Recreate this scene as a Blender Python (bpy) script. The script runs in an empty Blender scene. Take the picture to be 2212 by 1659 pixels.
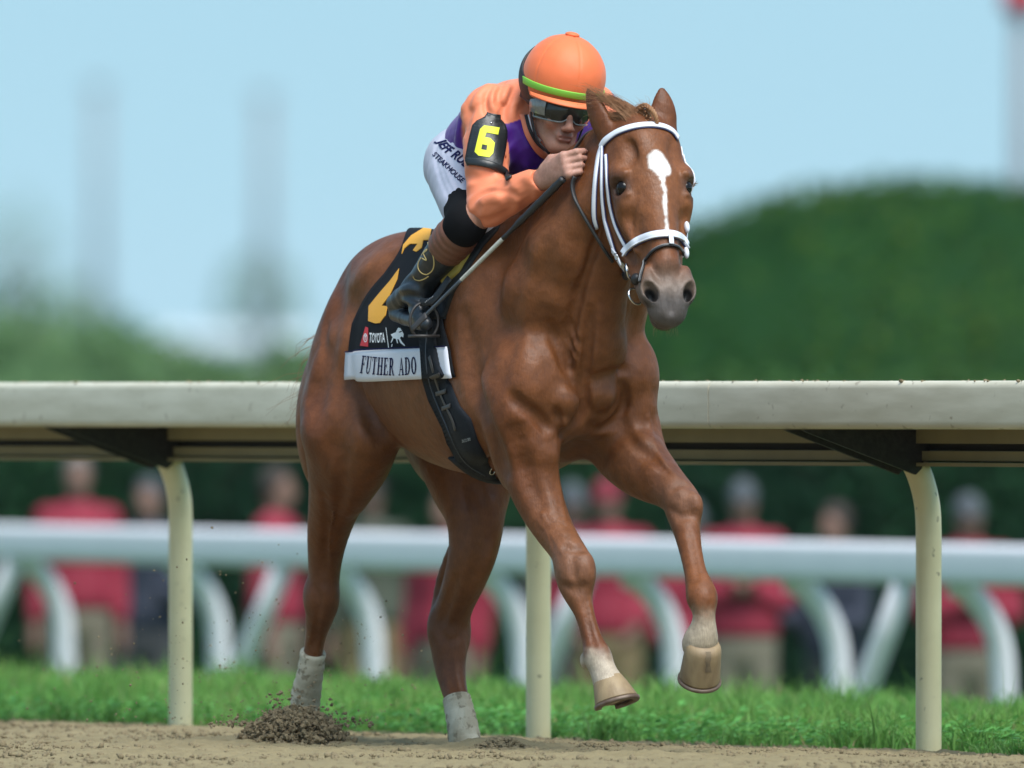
import bpy, bmesh, math, random
import numpy as np
from mathutils import Vector, Matrix
from mathutils.bvhtree import BVHTree

random.seed(7)
NR = np.random.RandomState(11)
S = bpy.context.scene
COL = S.collection

# ---------------------------------------------------------------- camera, sky, sun, exposure
cam_d = bpy.data.cameras.new('camera')
cam_d.lens = 600.0
cam_d.sensor_width = 36.0
cam_d.clip_start = 1.0
cam_d.clip_end = 6000.0
cam_d.shift_y = 32.5 / 2212.0
cam_d.dof.use_dof = True
cam_d.dof.focus_distance = 48.05
cam_d.dof.aperture_fstop = 4.0
cam = bpy.data.objects.new('camera', cam_d)
COL.objects.link(cam)
cam.location = (0, -48, 1.0)
cam.rotation_euler = (math.radians(90), 0, 0)
S.camera = cam

SKY_LIFT = 0.34
SUN_EL, SUN_AZ = 58.0, 156.0          # degrees; azimuth clockwise from +Y
world = bpy.data.worlds.new('World')
S.world = world
world.use_nodes = True
wn = world.node_tree
bg = wn.nodes['Background']
sky = wn.nodes.new('ShaderNodeTexSky')
sky.sky_type = 'NISHITA'
sky.sun_disc = False
sky.sun_elevation = math.radians(SUN_EL)
sky.sun_rotation = math.radians(SUN_AZ)
sky.altitude = 300
sky.air_density = 2.3
sky.dust_density = 0.5
sky.ozone_density = 4.5
# the horizon band is lifted a little so that the low sky is the clear pale blue of the photograph
_tc = wn.nodes.new('ShaderNodeTexCoord')
_va = wn.nodes.new('ShaderNodeVectorMath'); _va.operation = 'ADD'; _va.inputs[1].default_value = (0, 0, SKY_LIFT)
_vn = wn.nodes.new('ShaderNodeVectorMath'); _vn.operation = 'NORMALIZE'
wn.links.new(_tc.outputs['Generated'], _va.inputs[0]); wn.links.new(_va.outputs[0], _vn.inputs[0]); wn.links.new(_vn.outputs[0], sky.inputs[0])
_mx = wn.nodes.new('ShaderNodeMix'); _mx.data_type = 'RGBA'; _mx.blend_type = 'MULTIPLY'; _mx.inputs[0].default_value = 1
_mx.inputs[7].default_value = (.94, 1.02, .955, 1)
wn.links.new(sky.outputs[0], _mx.inputs[6]); wn.links.new(_mx.outputs[2], bg.inputs[0])
bg.inputs[1].default_value = 0.09
sun_d = bpy.data.lights.new('sun', 'SUN')
sun_d.energy = 2.8
sun_d.angle = math.radians(40)
sun_d.color = (1.0, 0.96, 0.91)
sun = bpy.data.objects.new('sun', sun_d)
COL.objects.link(sun)
az, el = math.radians(SUN_AZ), math.radians(SUN_EL)
sd = Vector((math.sin(az) * math.cos(el), math.cos(az) * math.cos(el), math.sin(el)))
sun.rotation_euler = sd.to_track_quat('Z', 'Y').to_euler()
S.view_settings.view_transform = 'Standard'
S.view_settings.look = 'None'
S.view_settings.gamma = 1.0
S.view_settings.use_curve_mapping = False
S.view_settings.exposure = 1.0
S.render.engine = 'CYCLES'
S.cycles.use_denoising = True
S.cycles.max_bounces = 8
S.cycles.use_adaptive_sampling = True

# ---------------------------------------------------------------- helpers: geometry of the view
FOC = 36867.0                                   # focal length in the photograph's pixels (2212 wide)
TH = math.radians(26)                           # the horse's heading off the camera axis
SN, CS = math.sin(TH), math.cos(TH)
HX = 0.203                                      # world X of the horse's origin (chest midline)
HM = Matrix.Translation((HX, 0, 0)) @ Matrix.Rotation(math.atan2(-CS, SN), 4, 'Z')
HMI = HM.inverted()


def world_at(px, py, Y):
    d = Y + 48.0
    return Vector(((px - 1106) / FOC * d, Y, 1 - (py - 862) / FOC * d))


def H(px, py, v):
    """local (u forward, v to the horse's left, z) of a measured point at lateral offset v"""
    k = (px - 1106) / FOC
    u = (k * (48 + v * SN) - HX - v * CS) / (SN + k * CS)
    d = 48 - u * CS + v * SN
    return np.array((u, v, 1 - (py - 862) / FOC * d))


def ray_local(px, py):
    o = HMI @ Vector((0, -48, 1))
    t = HMI @ world_at(px, py, 0)
    return o, (t - o).normalized()


def nrm(a):
    a = np.asarray(a, float)
    return a / np.linalg.norm(a)


# ---------------------------------------------------------------- helpers: signed-distance modelling
def P_cone(a, b, ra, rb, flat=None):
    a = np.asarray(a, float); b = np.asarray(b, float)
    R = max(ra, rb) * (max(1.0, flat[1]) if flat else 1.0)
    lo = np.minimum(a, b) - R; hi = np.maximum(a, b) + R
    ba = b - a; bb = float(ba @ ba) + 1e-9

    def f(X, Y, Z):
        x = X - np.float32(a[0]); y = Y - np.float32(a[1]); z = Z - np.float32(a[2])
        t = (x * np.float32(ba[0]) + y * np.float32(ba[1]) + z * np.float32(ba[2])) / np.float32(bb)
        np.clip(t, 0, 1, out=t)
        x = x - t * np.float32(ba[0]); y = y - t * np.float32(ba[1]); z = z - t * np.float32(ba[2])
        if flat:
            w = np.asarray(flat[0], float); m = np.float32(1.0 / flat[1] - 1.0)
            dw = (x * np.float32(w[0]) + y * np.float32(w[1]) + z * np.float32(w[2])) * m
            x = x + dw * np.float32(w[0]); y = y + dw * np.float32(w[1]); z = z + dw * np.float32(w[2])
        d = np.sqrt(x * x + y * y + z * z)
        return d - (np.float32(ra) + t * np.float32(rb - ra))
    return f, lo, hi


def P_ell(c, r, ax=None):
    c = np.asarray(c, float); r = np.asarray(r, float)
    if np.ndim(r) == 0:
        r = np.array([r, r, r])
    A = np.eye(3) if ax is None else np.asarray(ax, float)   # rows = axes
    ext = np.sqrt(((A * r[:, None]) ** 2).sum(0))
    lo, hi = c - ext, c + ext

    def f(X, Y, Z):
        x = X - np.float32(c[0]); y = Y - np.float32(c[1]); z = Z - np.float32(c[2])
        k0 = 0; k1 = 0
        for i in range(3):
            q = x * np.float32(A[i, 0]) + y * np.float32(A[i, 1]) + z * np.float32(A[i, 2])
            q = q / np.float32(r[i]); k0 = k0 + q * q
            q = q / np.float32(r[i]); k1 = k1 + q * q
        k0 = np.sqrt(k0); k1 = np.sqrt(k1) + np.float32(1e-6)
        return k0 * (k0 - 1) / k1
    return f, lo, hi


def cr(pts, n):
    """Catmull-Rom resample of rows (any dimension)"""
    P = np.asarray(pts, float)
    if len(P) == 2:
        t = np.linspace(0, 1, n + 1)[:, None]
        return P[0] * (1 - t) + P[1] * t
    out = []
    Q = np.vstack([2 * P[0] - P[1], P, 2 * P[-1] - P[-2]])
    for i in range(1, len(Q) - 2):
        p0, p1, p2, p3 = Q[i - 1], Q[i], Q[i + 1], Q[i + 2]
        for j in range(n):
            t = j / n
            out.append(0.5 * ((2 * p1) + (-p0 + p2) * t + (2 * p0 - 5 * p1 + 4 * p2 - p3) * t * t
                              + (-p0 + 3 * p1 - 3 * p2 + p3) * t ** 3))
    out.append(P[-1])
    return np.array(out)


class SDF:
    def __init__(s, lo, hi, h):
        s.h = h; s.lo = np.asarray(lo, float)
        s.n = (np.ceil((np.asarray(hi, float) - s.lo) / h)).astype(int) + 1
        s.f = np.full(s.n, 1.0, np.float32)
        s.ax = [(s.lo[i] + h * np.arange(s.n[i])).astype(np.float32) for i in range(3)]

    def win(s, lo, hi, m):
        i0 = np.maximum(np.floor((lo - m - s.lo) / s.h).astype(int), 0)
        i1 = np.minimum(np.ceil((hi + m - s.lo) / s.h).astype(int) + 1, s.n)
        if (i1 <= i0).any():
            return None
        sl = tuple(slice(i0[i], i1[i]) for i in range(3))
        X = s.ax[0][sl[0]][:, None, None]; Y = s.ax[1][sl[1]][None, :, None]; Z = s.ax[2][sl[2]][None, None, :]
        return sl, X, Y, Z

    @staticmethod
    def smin(a, b, k):
        h = np.maximum(np.float32(k) - np.abs(a - b), 0) * np.float32(1.0 / k)
        return np.minimum(a, b) - h * h * np.float32(k * 0.25)

    def add(s, prim, k=0.02):
        f, lo, hi = prim
        w = s.win(lo, hi, k + 3 * s.h)
        if w is None:
            return
        sl, X, Y, Z = w
        s.f[sl] = s.smin(s.f[sl], f(X, Y, Z), k)

    def sub(s, prim, k=0.02):
        f, lo, hi = prim
        w = s.win(lo, hi, k + 3 * s.h)
        if w is None:
            return
        sl, X, Y, Z = w
        s.f[sl] = -s.smin(-s.f[sl], f(X, Y, Z), k)

    def chain(s, pts, k=0.02, flat=None, n=3, op='add'):
        """pts rows (x,y,z,r): smooth tapering limb"""
        R = cr(pts, n)
        R[:, 3] = np.maximum(R[:, 3], 0.001)
        ps = [P_cone(R[i, :3], R[i + 1, :3], R[i, 3], R[i + 1, 3], flat) for i in range(len(R) - 1)]
        lo = np.min([p[1] for p in ps], 0); hi = np.max([p[2] for p in ps], 0)
        ks = max(.004, .22 * float(R[:, 3].mean()))
        w = s.win(lo, hi, k + ks + 3 * s.h)
        if w is None:
            return
        sl, X, Y, Z = w
        tmp = np.full(s.f[sl].shape, 1.0, np.float32)
        o = np.array([q.start for q in sl])
        for f, l, h in ps:
            w2 = s.win(l, h, k + ks + 3 * s.h)
            if w2 is None:
                continue
            s2, X2, Y2, Z2 = w2
            t2 = tuple(slice(s2[i].start - o[i], s2[i].stop - o[i]) for i in range(3))
            tmp[t2] = s.smin(tmp[t2], f(X2, Y2, Z2), ks)
        if op == 'add':
            s.f[sl] = s.smin(s.f[sl], tmp, k)
        else:
            s.f[sl] = -s.smin(-s.f[sl], tmp, k)

    def mesh(s, smooth=2):
        f = s.f
        neg = f < 0
        c = np.zeros(tuple(np.array(f.shape) - 1), np.uint8)
        for dx in (0, 1):
            for dy in (0, 1):
                for dz in (0, 1):
                    c += neg[dx:dx + c.shape[0], dy:dy + c.shape[1], dz:dz + c.shape[2]]
        I = np.nonzero((c > 0) & (c < 8))
        del c
        nv = len(I[0])
        corner = {}
        for dx in (0, 1):
            for dy in (0, 1):
                for dz in (0, 1):
                    corner[dx, dy, dz] = f[I[0] + dx, I[1] + dy, I[2] + dz]
        acc = np.zeros((nv, 3)); cnt = np.zeros(nv)
        for a in range(3):
            for p in (0, 1):
                for q in (0, 1):
                    k0 = [p, q]; k0.insert(a, 0); k1 = [p, q]; k1.insert(a, 1)
                    v0 = corner[tuple(k0)]; v1 = corner[tuple(k1)]
                    m = (v0 < 0) != (v1 < 0)
                    t = v0[m] / (v0[m] - v1[m])
                    pos = np.zeros((m.sum(), 3)); pos[:] = k0; pos[:, a] = t
                    acc[m] += pos; cnt[m] += 1
        V = s.lo + s.h * (np.stack(I, 1) + acc / cnt[:, None])
        vid = np.full(tuple(np.array(f.shape) - 1), -1, np.int32)
        vid[I] = np.arange(nv, dtype=np.int32)
        Q = []
        for a in range(3):
            b, d = (a + 1) % 3, (a + 2) % 3
            sl0 = [slice(1, -1)] * 3; sl1 = [slice(1, -1)] * 3
            sl0[a] = slice(0, -1); sl1[a] = slice(1, None)
            n0 = neg[tuple(sl0)]; n1 = neg[tuple(sl1)]
            E = np.nonzero(n0 != n1)
            fl = n0[E]
            P = np.stack(E, 1)
            for ax_ in range(3):
                if ax_ != a:
                    P[:, ax_] += 1
            eb = np.zeros(3, int); eb[b] = 1; ed = np.zeros(3, int); ed[d] = 1
            g = lambda R: vid[R[:, 0], R[:, 1], R[:, 2]]
            q = np.stack([g(P - eb - ed), g(P - ed), g(P), g(P - eb)], 1)
            q[~fl] = q[~fl][:, ::-1]
            Q.append(q)
        Q = np.concatenate(Q)
        Q = Q[(Q >= 0).all(1)]
        for _ in range(smooth):
            e0 = np.concatenate([Q[:, i] for i in range(4)]); e1 = np.concatenate([Q[:, (i + 1) % 4] for i in range(4)])
            n = np.bincount(e0, minlength=nv).astype(float)
            A = np.stack([np.bincount(e0, V[e1, i], minlength=nv) for i in range(3)], 1)
            A2 = np.stack([np.bincount(e1, V[e0, i], minlength=nv) for i in range(3)], 1)
            n2 = np.bincount(e1, minlength=nv)
            V = 0.5 * V + 0.5 * (A + A2) / np.maximum(n + n2, 1)[:, None]
        if np.einsum('ij,ij->i', V[Q[:, 0]] - V[0], np.cross(V[Q[:, 1]] - V[0], V[Q[:, 2]] - V[0])).sum() < 0:
            Q = Q[:, ::-1].copy()
        return V, Q


# ---------------------------------------------------------------- helpers: objects
def np_mesh(name, V, F, smooth=True):
    V = np.asarray(V, np.float32); me = bpy.data.meshes.new(name)
    if isinstance(F, np.ndarray):
        nf, k = F.shape
        me.vertices.add(len(V)); me.vertices.foreach_set('co', V.ravel())
        me.loops.add(nf * k); me.loops.foreach_set('vertex_index', F.astype(np.int32).ravel())
        me.polygons.add(nf); me.polygons.foreach_set('loop_start', (np.arange(nf) * k).astype(np.int32))
        me.update(calc_edges=True)
    else:
        me.from_pydata([tuple(map(float, v)) for v in V], [], [tuple(map(int, f)) for f in F])
        me.update()
    me.polygons.foreach_set('use_smooth', np.full(len(me.polygons), smooth))
    return me


def add_color(me, rgb, name='Col'):
    at = me.color_attributes.new(name, 'FLOAT_COLOR', 'POINT')
    a = np.ones((len(me.vertices), 4), np.float32); a[:, :3] = rgb
    at.data.foreach_set('color', a.ravel())


def link(name, me, mat=None, parent=None, org=(0, 0, 0)):
    o = bpy.data.objects.new(name, me)
    COL.objects.link(o)
    if mat:
        me.materials.append(mat)
    if parent:
        o.parent = parent
    return o


def tag(o, label, cat=None, group=None, kind=None):
    if label: o['label'] = label
    if cat: o['category'] = cat
    if group: o['group'] = group
    if kind: o['kind'] = kind
    return o


class Thing:
    """an Empty at the thing's base (in frame M) with parts whose vertices are given in the same frame"""
    def __init__(s, name, label, cat, org=(0, 0, 0), M=HM, group=None):
        s.org = np.asarray(org, float)
        s.o = bpy.data.objects.new(name, None)
        s.o.empty_display_size = 0.1
        COL.objects.link(s.o)
        s.o.matrix_world = M @ Matrix.Translation(Vector(s.org))
        tag(s.o, label, cat, group)

    def part(s, name, VF, mat, parent=None, smooth=True, label=None, kind=None, rgb=None):
        V, F = VF
        me = np_mesh(name, np.asarray(V, float) - s.org, F, smooth)
        if rgb is not None:
            add_color(me, rgb)
        o = link(name, me, mat, parent or s.o)
        if label: o['label'] = label
        if kind: o['kind'] = kind
        return o


def one(name, VF, mat, label, cat, org=(0, 0, 0), M=HM, group=None, smooth=True, kind=None, rgb=None):
    V, F = VF
    me = np_mesh(name, np.asarray(V, float) - np.asarray(org, float), F, smooth)
    if rgb is not None:
        add_color(me, rgb)
    o = link(name, me, mat)
    o.matrix_world = M @ Matrix.Translation(Vector(org))
    return tag(o, label, cat, group, kind)


def join(*parts):
    Vs, Fs, n = [], [], 0
    for V, F in parts:
        Vs.append(np.asarray(V, float)); Fs += [tuple(int(i) + n for i in f) for f in F]; n += len(V)
    return np.vstack(Vs), Fs


def frames(P, up=(0, 0, 1)):
    P = np.asarray(P, float)
    T = np.gradient(P, axis=0); T /= np.linalg.norm(T, axis=1)[:, None] + 1e-12
    u = np.asarray(up, float)
    N = []
    for t in T:
        w = u - t * (u @ t)
        if np.linalg.norm(w) < 1e-4:
            w = np.cross(t, (1, 0, 0.3))
        w = w / np.linalg.norm(w)
        N.append(w); u = w
    N = np.array(N); B = np.cross(T, N)
    return T, N, B


def tube(P, r, seg=10, up=(0, 0, 1), cap=True, sx=1.0):
    P = np.asarray(P, float); r = np.broadcast_to(np.asarray(r, float), (len(P),))
    T, N, B = frames(P, up)
    a = np.linspace(0, 2 * np.pi, seg, endpoint=False)
    V = (P[:, None] + r[:, None, None] * (np.cos(a)[None, :, None] * N[:, None] + sx * np.sin(a)[None, :, None] * B[:, None])).reshape(-1, 3)
    F = []
    for i in range(len(P) - 1):
        for j in range(seg):
            k = (j + 1) % seg
            F.append((i * seg + j, i * seg + k, (i + 1) * seg + k, (i + 1) * seg + j))
    if cap:
        F.append(tuple(range(seg))[::-1]); F.append(tuple((len(P) - 1) * seg + j for j in range(seg)))
    return V, F


def ribbon(P, N, w, t=0.004, closed=False):
    """a flat strap: centre line P, outward normals N, width w, thickness t"""
    P = np.asarray(P, float); N = np.asarray(N, float)
    if closed:
        T = np.roll(P, -1, 0) - np.roll(P, 1, 0)
    else:
        T = np.gradient(P, axis=0)
    T /= np.linalg.norm(T, axis=1)[:, None] + 1e-12
    B = np.cross(T, N); B /= np.linalg.norm(B, axis=1)[:, None] + 1e-12
    w = np.broadcast_to(np.asarray(w, float), (len(P),))[:, None]
    e = 0.07
    prof = [(-0.5, 0), (-0.5, 0.7), (-0.5 + e, 1), (0.5 - e, 1), (0.5, 0.7), (0.5, 0)]
    k = len(prof)
    V = np.stack([P + B * w * a + N * (t * b) for a, b in prof], 1).reshape(-1, 3)
    F = []
    n = len(P)
    for i in range(n if closed else n - 1):
        i2 = (i + 1) % n
        for j in range(k):
            j2 = (j + 1) % k
            F.append((i * k + j, i2 * k + j, i2 * k + j2, i * k + j2))
    if not closed:
        F.append(tuple(range(k))); F.append(tuple((n - 1) * k + j for j in range(k))[::-1])
    return V, F


def box(lo, hi):
    (a, b, c), (d, e, f) = lo, hi
    V = [(a, b, c), (d, b, c), (d, e, c), (a, e, c), (a, b, f), (d, b, f), (d, e, f), (a, e, f)]
    F = [(3, 2, 1, 0), (4, 5, 6, 7), (0, 1, 5, 4), (1, 2, 6, 5), (2, 3, 7, 6), (3, 0, 4, 7)]
    return np.array(V, float), F


def ball(c, r, n=12, m=8, ax=None):
    c = np.asarray(c, float); r = np.broadcast_to(np.asarray(r, float), (3,))
    A = np.eye(3) if ax is None else np.asarray(ax, float)
    V = [(0, 0, 1)]
    for i in range(1, m):
        th = math.pi * i / m
        for j in range(n):
            ph = 2 * math.pi * j / n
            V.append((math.sin(th) * math.cos(ph), math.sin(th) * math.sin(ph), math.cos(th)))
    V.append((0, 0, -1))
    F = []
    for j in range(n):
        F.append((0, 1 + j, 1 + (j + 1) % n))
        for i in range(m - 2):
            a = 1 + i * n
            F.append((a + j, a + n + j, a + n + (j + 1) % n, a + (j + 1) % n))
        F.append((len(V) - 1, 1 + (m - 2) * n + (j + 1) % n, 1 + (m - 2) * n + j))
    V = np.array(V) * r
    return c + V @ A, F


# ---------------------------------------------------------------- helpers: materials
def mat(name, col=(.5, .5, .5), rough=.6, noise=None, bump=None, spec=.5, metal=0, sheen=0, attr=None, coat=0, sub=0, trans=0, stretch=None, specks=None):
    """noise = (scale, amount, colour2); bump = (scale, strength[, distance])"""
    m = bpy.data.materials.new(name)
    m.use_nodes = True
    nt = m.node_tree; b = nt.nodes['Principled BSDF']
    N = nt.nodes.new; L = nt.links.new
    b.inputs['Roughness'].default_value = rough
    b.inputs['Specular IOR Level'].default_value = spec
    b.inputs['Metallic'].default_value = metal
    b.inputs['Base Color'].default_value = (*col, 1)
    if sheen:
        b.inputs['Sheen Weight'].default_value = sheen
        b.inputs['Sheen Roughness'].default_value = .4
    if coat:
        b.inputs['Coat Weight'].default_value = coat
        b.inputs['Coat Roughness'].default_value = .15
    if sub:
        b.inputs['Subsurface Weight'].default_value = sub
        b.inputs['Subsurface Radius'].default_value = (.02, .008, .004)
    if trans:
        b.inputs['Transmission Weight'].default_value = trans
    tc = N('ShaderNodeTexCoord')
    co = tc.outputs['Object']
    if stretch:
        mp = N('ShaderNodeMapping'); mp.inputs['Scale'].default_value = stretch
        L(co, mp.inputs[0]); co = mp.outputs[0]
    base = None
    if attr:
        at = N('ShaderNodeAttribute'); at.attribute_name = attr
        base = at.outputs['Color']
        L(base, b.inputs['Base Color'])
    if noise:
        nz = N('ShaderNodeTexNoise'); nz.inputs['Scale'].default_value = noise[0]; nz.inputs['Detail'].default_value = 5
        L(co, nz.inputs['Vector'])
        rp = N('ShaderNodeMapRange'); rp.inputs[1].default_value = .35; rp.inputs[2].default_value = .68
        rp.inputs[3].default_value = 0; rp.inputs[4].default_value = noise[1]
        L(nz.outputs['Fac'], rp.inputs[0])
        mx = N('ShaderNodeMix'); mx.data_type = 'RGBA'
        mx.inputs[6].default_value = (*col, 1)
        if base: L(base, mx.inputs[6])
        mx.inputs[7].default_value = (*noise[2], 1)
        L(rp.outputs[0], mx.inputs[0])
        L(mx.outputs[2], b.inputs['Base Color'])
    if specks:                                    # (scale, threshold, colour): mud splashes and scuffs
        nz = N('ShaderNodeTexNoise'); nz.inputs['Scale'].default_value = specks[0]; nz.inputs['Detail'].default_value = 6
        L(tc.outputs['Object'], nz.inputs['Vector'])
        rp = N('ShaderNodeMapRange'); rp.inputs[1].default_value = specks[1]; rp.inputs[2].default_value = specks[1] + .06
        rp.inputs[3].default_value = 0; rp.inputs[4].default_value = .75
        L(nz.outputs['Fac'], rp.inputs[0])
        mx = N('ShaderNodeMix'); mx.data_type = 'RGBA'
        src = b.inputs['Base Color'].links[0].from_socket if b.inputs['Base Color'].links else None
        mx.inputs[6].default_value = (*col, 1)
        if src: L(src, mx.inputs[6])
        mx.inputs[7].default_value = (*specks[2], 1)
        L(rp.outputs[0], mx.inputs[0]); L(mx.outputs[2], b.inputs['Base Color'])
    if bump:
        nz = N('ShaderNodeTexNoise'); nz.inputs['Scale'].default_value = bump[0]; nz.inputs['Detail'].default_value = 4
        L(co, nz.inputs['Vector'])
        bp = N('ShaderNodeBump'); bp.inputs['Strength'].default_value = bump[1]
        bp.inputs['Distance'].default_value = bump[2] if len(bump) > 2 else .01
        L(nz.outputs['Fac'], bp.inputs['Height']); L(bp.outputs[0], b.inputs['Normal'])
    return m


def font_mesh(txt, bold=0.0):
    """flat text as triangles: V (n,2) with cap height about 0.7, F"""
    c = bpy.data.curves.new('lettering', 'FONT'); c.body = txt; c.size = 1.0; c.resolution_u = 4
    c.offset = bold
    o = bpy.data.objects.new('lettering', c); COL.objects.link(o)
    dg = bpy.context.evaluated_depsgraph_get()
    me = o.evaluated_get(dg).to_mesh()
    bm = bmesh.new(); bm.from_mesh(me)
    bmesh.ops.triangulate(bm, faces=bm.faces[:])
    V = np.array([v.co[:2] for v in bm.verts]); F = [tuple(v.index for v in f.verts) for f in bm.faces]
    bm.free(); o.evaluated_get(dg).to_mesh_clear()
    bpy.data.objects.remove(o); bpy.data.curves.remove(c)
    V = V - V.min(0) * np.array([1, 0])
    return V, F


def poly_mesh(*outlines):
    """flat polygon(s) triangulated; first outline minus holes given by even-odd fill"""
    from mathutils.geometry import tessellate_polygon
    pts = [Vector((x, y, 0)) for o in outlines for x, y in o]
    tri = tessellate_polygon([[Vector((x, y, 0)) for x, y in o] for o in outlines])
    return np.array([p[:2] for p in pts]), [tuple(t) for t in tri]


def subdiv2(V, F, L):
    """split triangles of a flat mesh until no edge is longer than L"""
    bm = bmesh.new()
    vs = [bm.verts.new((x, y, 0)) for x, y in V]
    for f in F:
        try: bm.faces.new([vs[i] for i in f])
        except ValueError: pass
    for _ in range(6):
        es = [e for e in bm.edges if e.calc_length() > L]
        if not es: break
        bmesh.ops.subdivide_edges(bm, edges=es, cuts=1, use_grid_fill=False)
        bmesh.ops.triangulate(bm, faces=bm.faces[:])
    bm.verts.index_update()
    V = np.array([v.co[:2] for v in bm.verts]); F = [tuple(v.index for v in f.verts) for f in bm.faces]
    bm.free()
    return V, F
# ================================================================ materials of the setting
m_dirt = mat('track_dirt', (.235, .195, .110), .95, (9, .55, (.170, .138, .074)), (160, .5, .012), spec=.15)
m_clod = mat('damp_dirt_clods', (.205, .166, .10), .95, (60, .7, (.145, .114, .066)), (220, .5, .006), spec=.15)
m_splash = mat('dark_wet_dirt', (.20, .158, .095), .9, (60, .7, (.12, .092, .055)), (220, .5, .006), spec=.2)
m_turf = mat('turf', (.045, .105, .025), .9, (3, .6, (.07, .12, .03)), (60, .6, .03), spec=.1)
m_rail = mat('dusty_cream_rail', (.58, .555, .44), .5, (5, .6, (.41, .385, .28)), (60, .06, .003), stretch=(1, 1, 6), specks=(26, .64, (.26, .22, .15)))
m_rail_low = mat('shaded_rail_underside', (.27, .23, .12), .6, (6, .5, (.18, .15, .075)), (40, .1, .004))  # shade and warm ground bounce of the underside put into its colour
m_gap = mat('rail_gap', (.035, .03, .022), .9)
m_post = mat('cream_post_paint', (.74, .645, .38), .35, (7, .5, (.58, .49, .27)), (30, .05, .003), spec=.5, specks=(34, .66, (.24, .20, .13)))
m_gus = mat('black_gusset_plate', (.012, .012, .011), .6, (50, .5, (.05, .045, .04)), (90, .3, .004))
m_white = mat('white_rail_paint', (.82, .775, .79), .45, (4, .3, (.70, .67, .685)))

# ================================================================ ground
P0 = np.array((.084, 3.28)); RD = np.array((.4917, -.8708)); RN = np.array((-.8708, -.4917))   # rail line, along, towards the track


def e_of(X, Y):
    return -((X - P0[0]) * RN[0] + (Y - P0[1]) * RN[1])


def terrain(X, Y):
    e = e_of(X, Y)
    return np.interp(e, [-60, -.9, -.1, .15, 1.5, 3.4, 5.0, 10, 14, 17, 400], [0, 0, -.03, -.025, .0, .0, -.12, -.72, -.80, -1.0, -1.0])


def fbm(X, Y, sc, seed, oct=4):
    r = np.random.RandomState(seed); o = 0; a = 1
    for k in range(oct):
        for i in range(4):
            th = r.uniform(0, 6.28); ph = r.uniform(0, 6.28); f = sc * 2 ** k * r.uniform(.7, 1.4)
            o = o + a * np.sin((X * math.cos(th) + Y * math.sin(th)) * f + ph + 1.3 * np.sin((X * math.sin(th) - Y * math.cos(th)) * f * .6 + ph * 2)) / 4
        a *= .55
    return o


def grid_mesh(xs, ys, zf):
    X, Y = np.meshgrid(xs, ys, indexing='ij')
    V = np.stack([X.ravel(), Y.ravel(), zf(X, Y).ravel()], 1)
    n, m = len(xs), len(ys); i = np.arange(n * m).reshape(n, m)
    Q = np.stack([i[:-1, :-1].ravel(), i[1:, :-1].ravel(), i[1:, 1:].ravel(), i[:-1, 1:].ravel()], 1)
    return V, Q


def track_z(X, Y):
    e = e_of(X, Y)
    z = terrain(X, Y)
    w = np.interp(e, [-.25, .10], [1, .15])
    z = z + w * (.009 * fbm(X, Y, 5, 1, 3) + .010 * np.abs(fbm(X, Y, 34, 2, 4)) + .005 * NR.rand(*X.shape))
    # the worked patch sinks into the plain track at its borders
    bd = np.minimum(np.minimum(X + 1.75, 1.75 - X), Y + 3.2)
    z = z - .035 * np.clip(1 - bd / .30, 0, 1) ** 1.5
    # scuffed hollows and ridges round the hind feet
    for (cx, cy, h, r) in MOUNDS:
        d2 = ((X - cx) / r) ** 2 + ((Y - cy) / r) ** 2
        z = z + h * np.exp(-d2) * (1 + .35 * fbm(X, Y, 30, 5, 2))
    return z


def gpt(px, py, z=0.0):
    d = FOC * (1 - z) / (py - 862)
    return (px - 1106) / FOC * d, d - 48


MOUNDS = [(*gpt(1075, 1622), .038, .13), (*gpt(630, 1605), .015, .16), (*gpt(1010, 1618), .02, .12), (*gpt(860, 1622), .012, .2), (*gpt(1320, 1640), .012, .22), (*gpt(430, 1615), .012, .25)]
xs = np.arange(-1.75, 1.751, .013)
ys = np.concatenate([np.arange(-3.2, 2.6, .016), np.arange(2.6, 8.5, .03)])
V, Q = grid_mesh(xs, ys, track_z)
ec = e_of(V[Q[:, 0], 0], V[Q[:, 0], 1])
Q = Q[ec < .22]
o = link('dirt_track', np_mesh('dirt_track', V, Q), m_dirt)
tag(o, 'harrowed brown dirt of the racing track', None, None, 'structure')
# the wider ground: track side flat, verge, then falling to the lower turf; reaches the horizon
us_ = np.array([-4000, -2000, -900, -400, -200, -120, -80, -60, -45, -35, -28, -22, -18, -15, -12, -9, -6, -4, -2, 0, 2, 4, 6, 9, 12, 16, 22, 30, 45, 60, 90, 150, 300, 800, 2500], float)
ws_ = np.array([-2500, -900, -300, -120, -60, -40, -30, -22, -16, -12, -9, -7, -5, -4, -3, -2, -1.4, -.9, -.5, -.25, .0, .15, .6, 1.5, 2.5, 3.4, 4.2, 5, 6.5, 8, 10, 12, 14, 17, 22, 30, 45, 70, 120, 250, 600, 1500, 3500], float)
U, Wd_ = np.meshgrid(us_, ws_, indexing='ij')
GX = P0[0] + RD[0] * U - RN[0] * Wd_; GY = P0[1] + RD[1] * U - RN[1] * Wd_
V = np.stack([GX.ravel(), GY.ravel(), (terrain(GX, GY) - np.interp(Wd_, [-.5, -.1], [.010, .045])).ravel()], 1)
n, m_ = U.shape; i = np.arange(n * m_).reshape(n, m_)
Q = np.stack([i[:-1, :-1].ravel(), i[1:, :-1].ravel(), i[1:, 1:].ravel(), i[:-1, 1:].ravel()], 1)
wc = Wd_.ravel()[Q].mean(1)
me = np_mesh('ground', V, Q); me.materials.append(m_turf); me.materials.append(m_dirt)
me.polygons.foreach_set('material_index', (wc < .0).astype(np.int32))
o = link('ground', me); tag(o, 'turf and dirt ground reaching to the horizon', None, None, 'structure')
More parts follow.
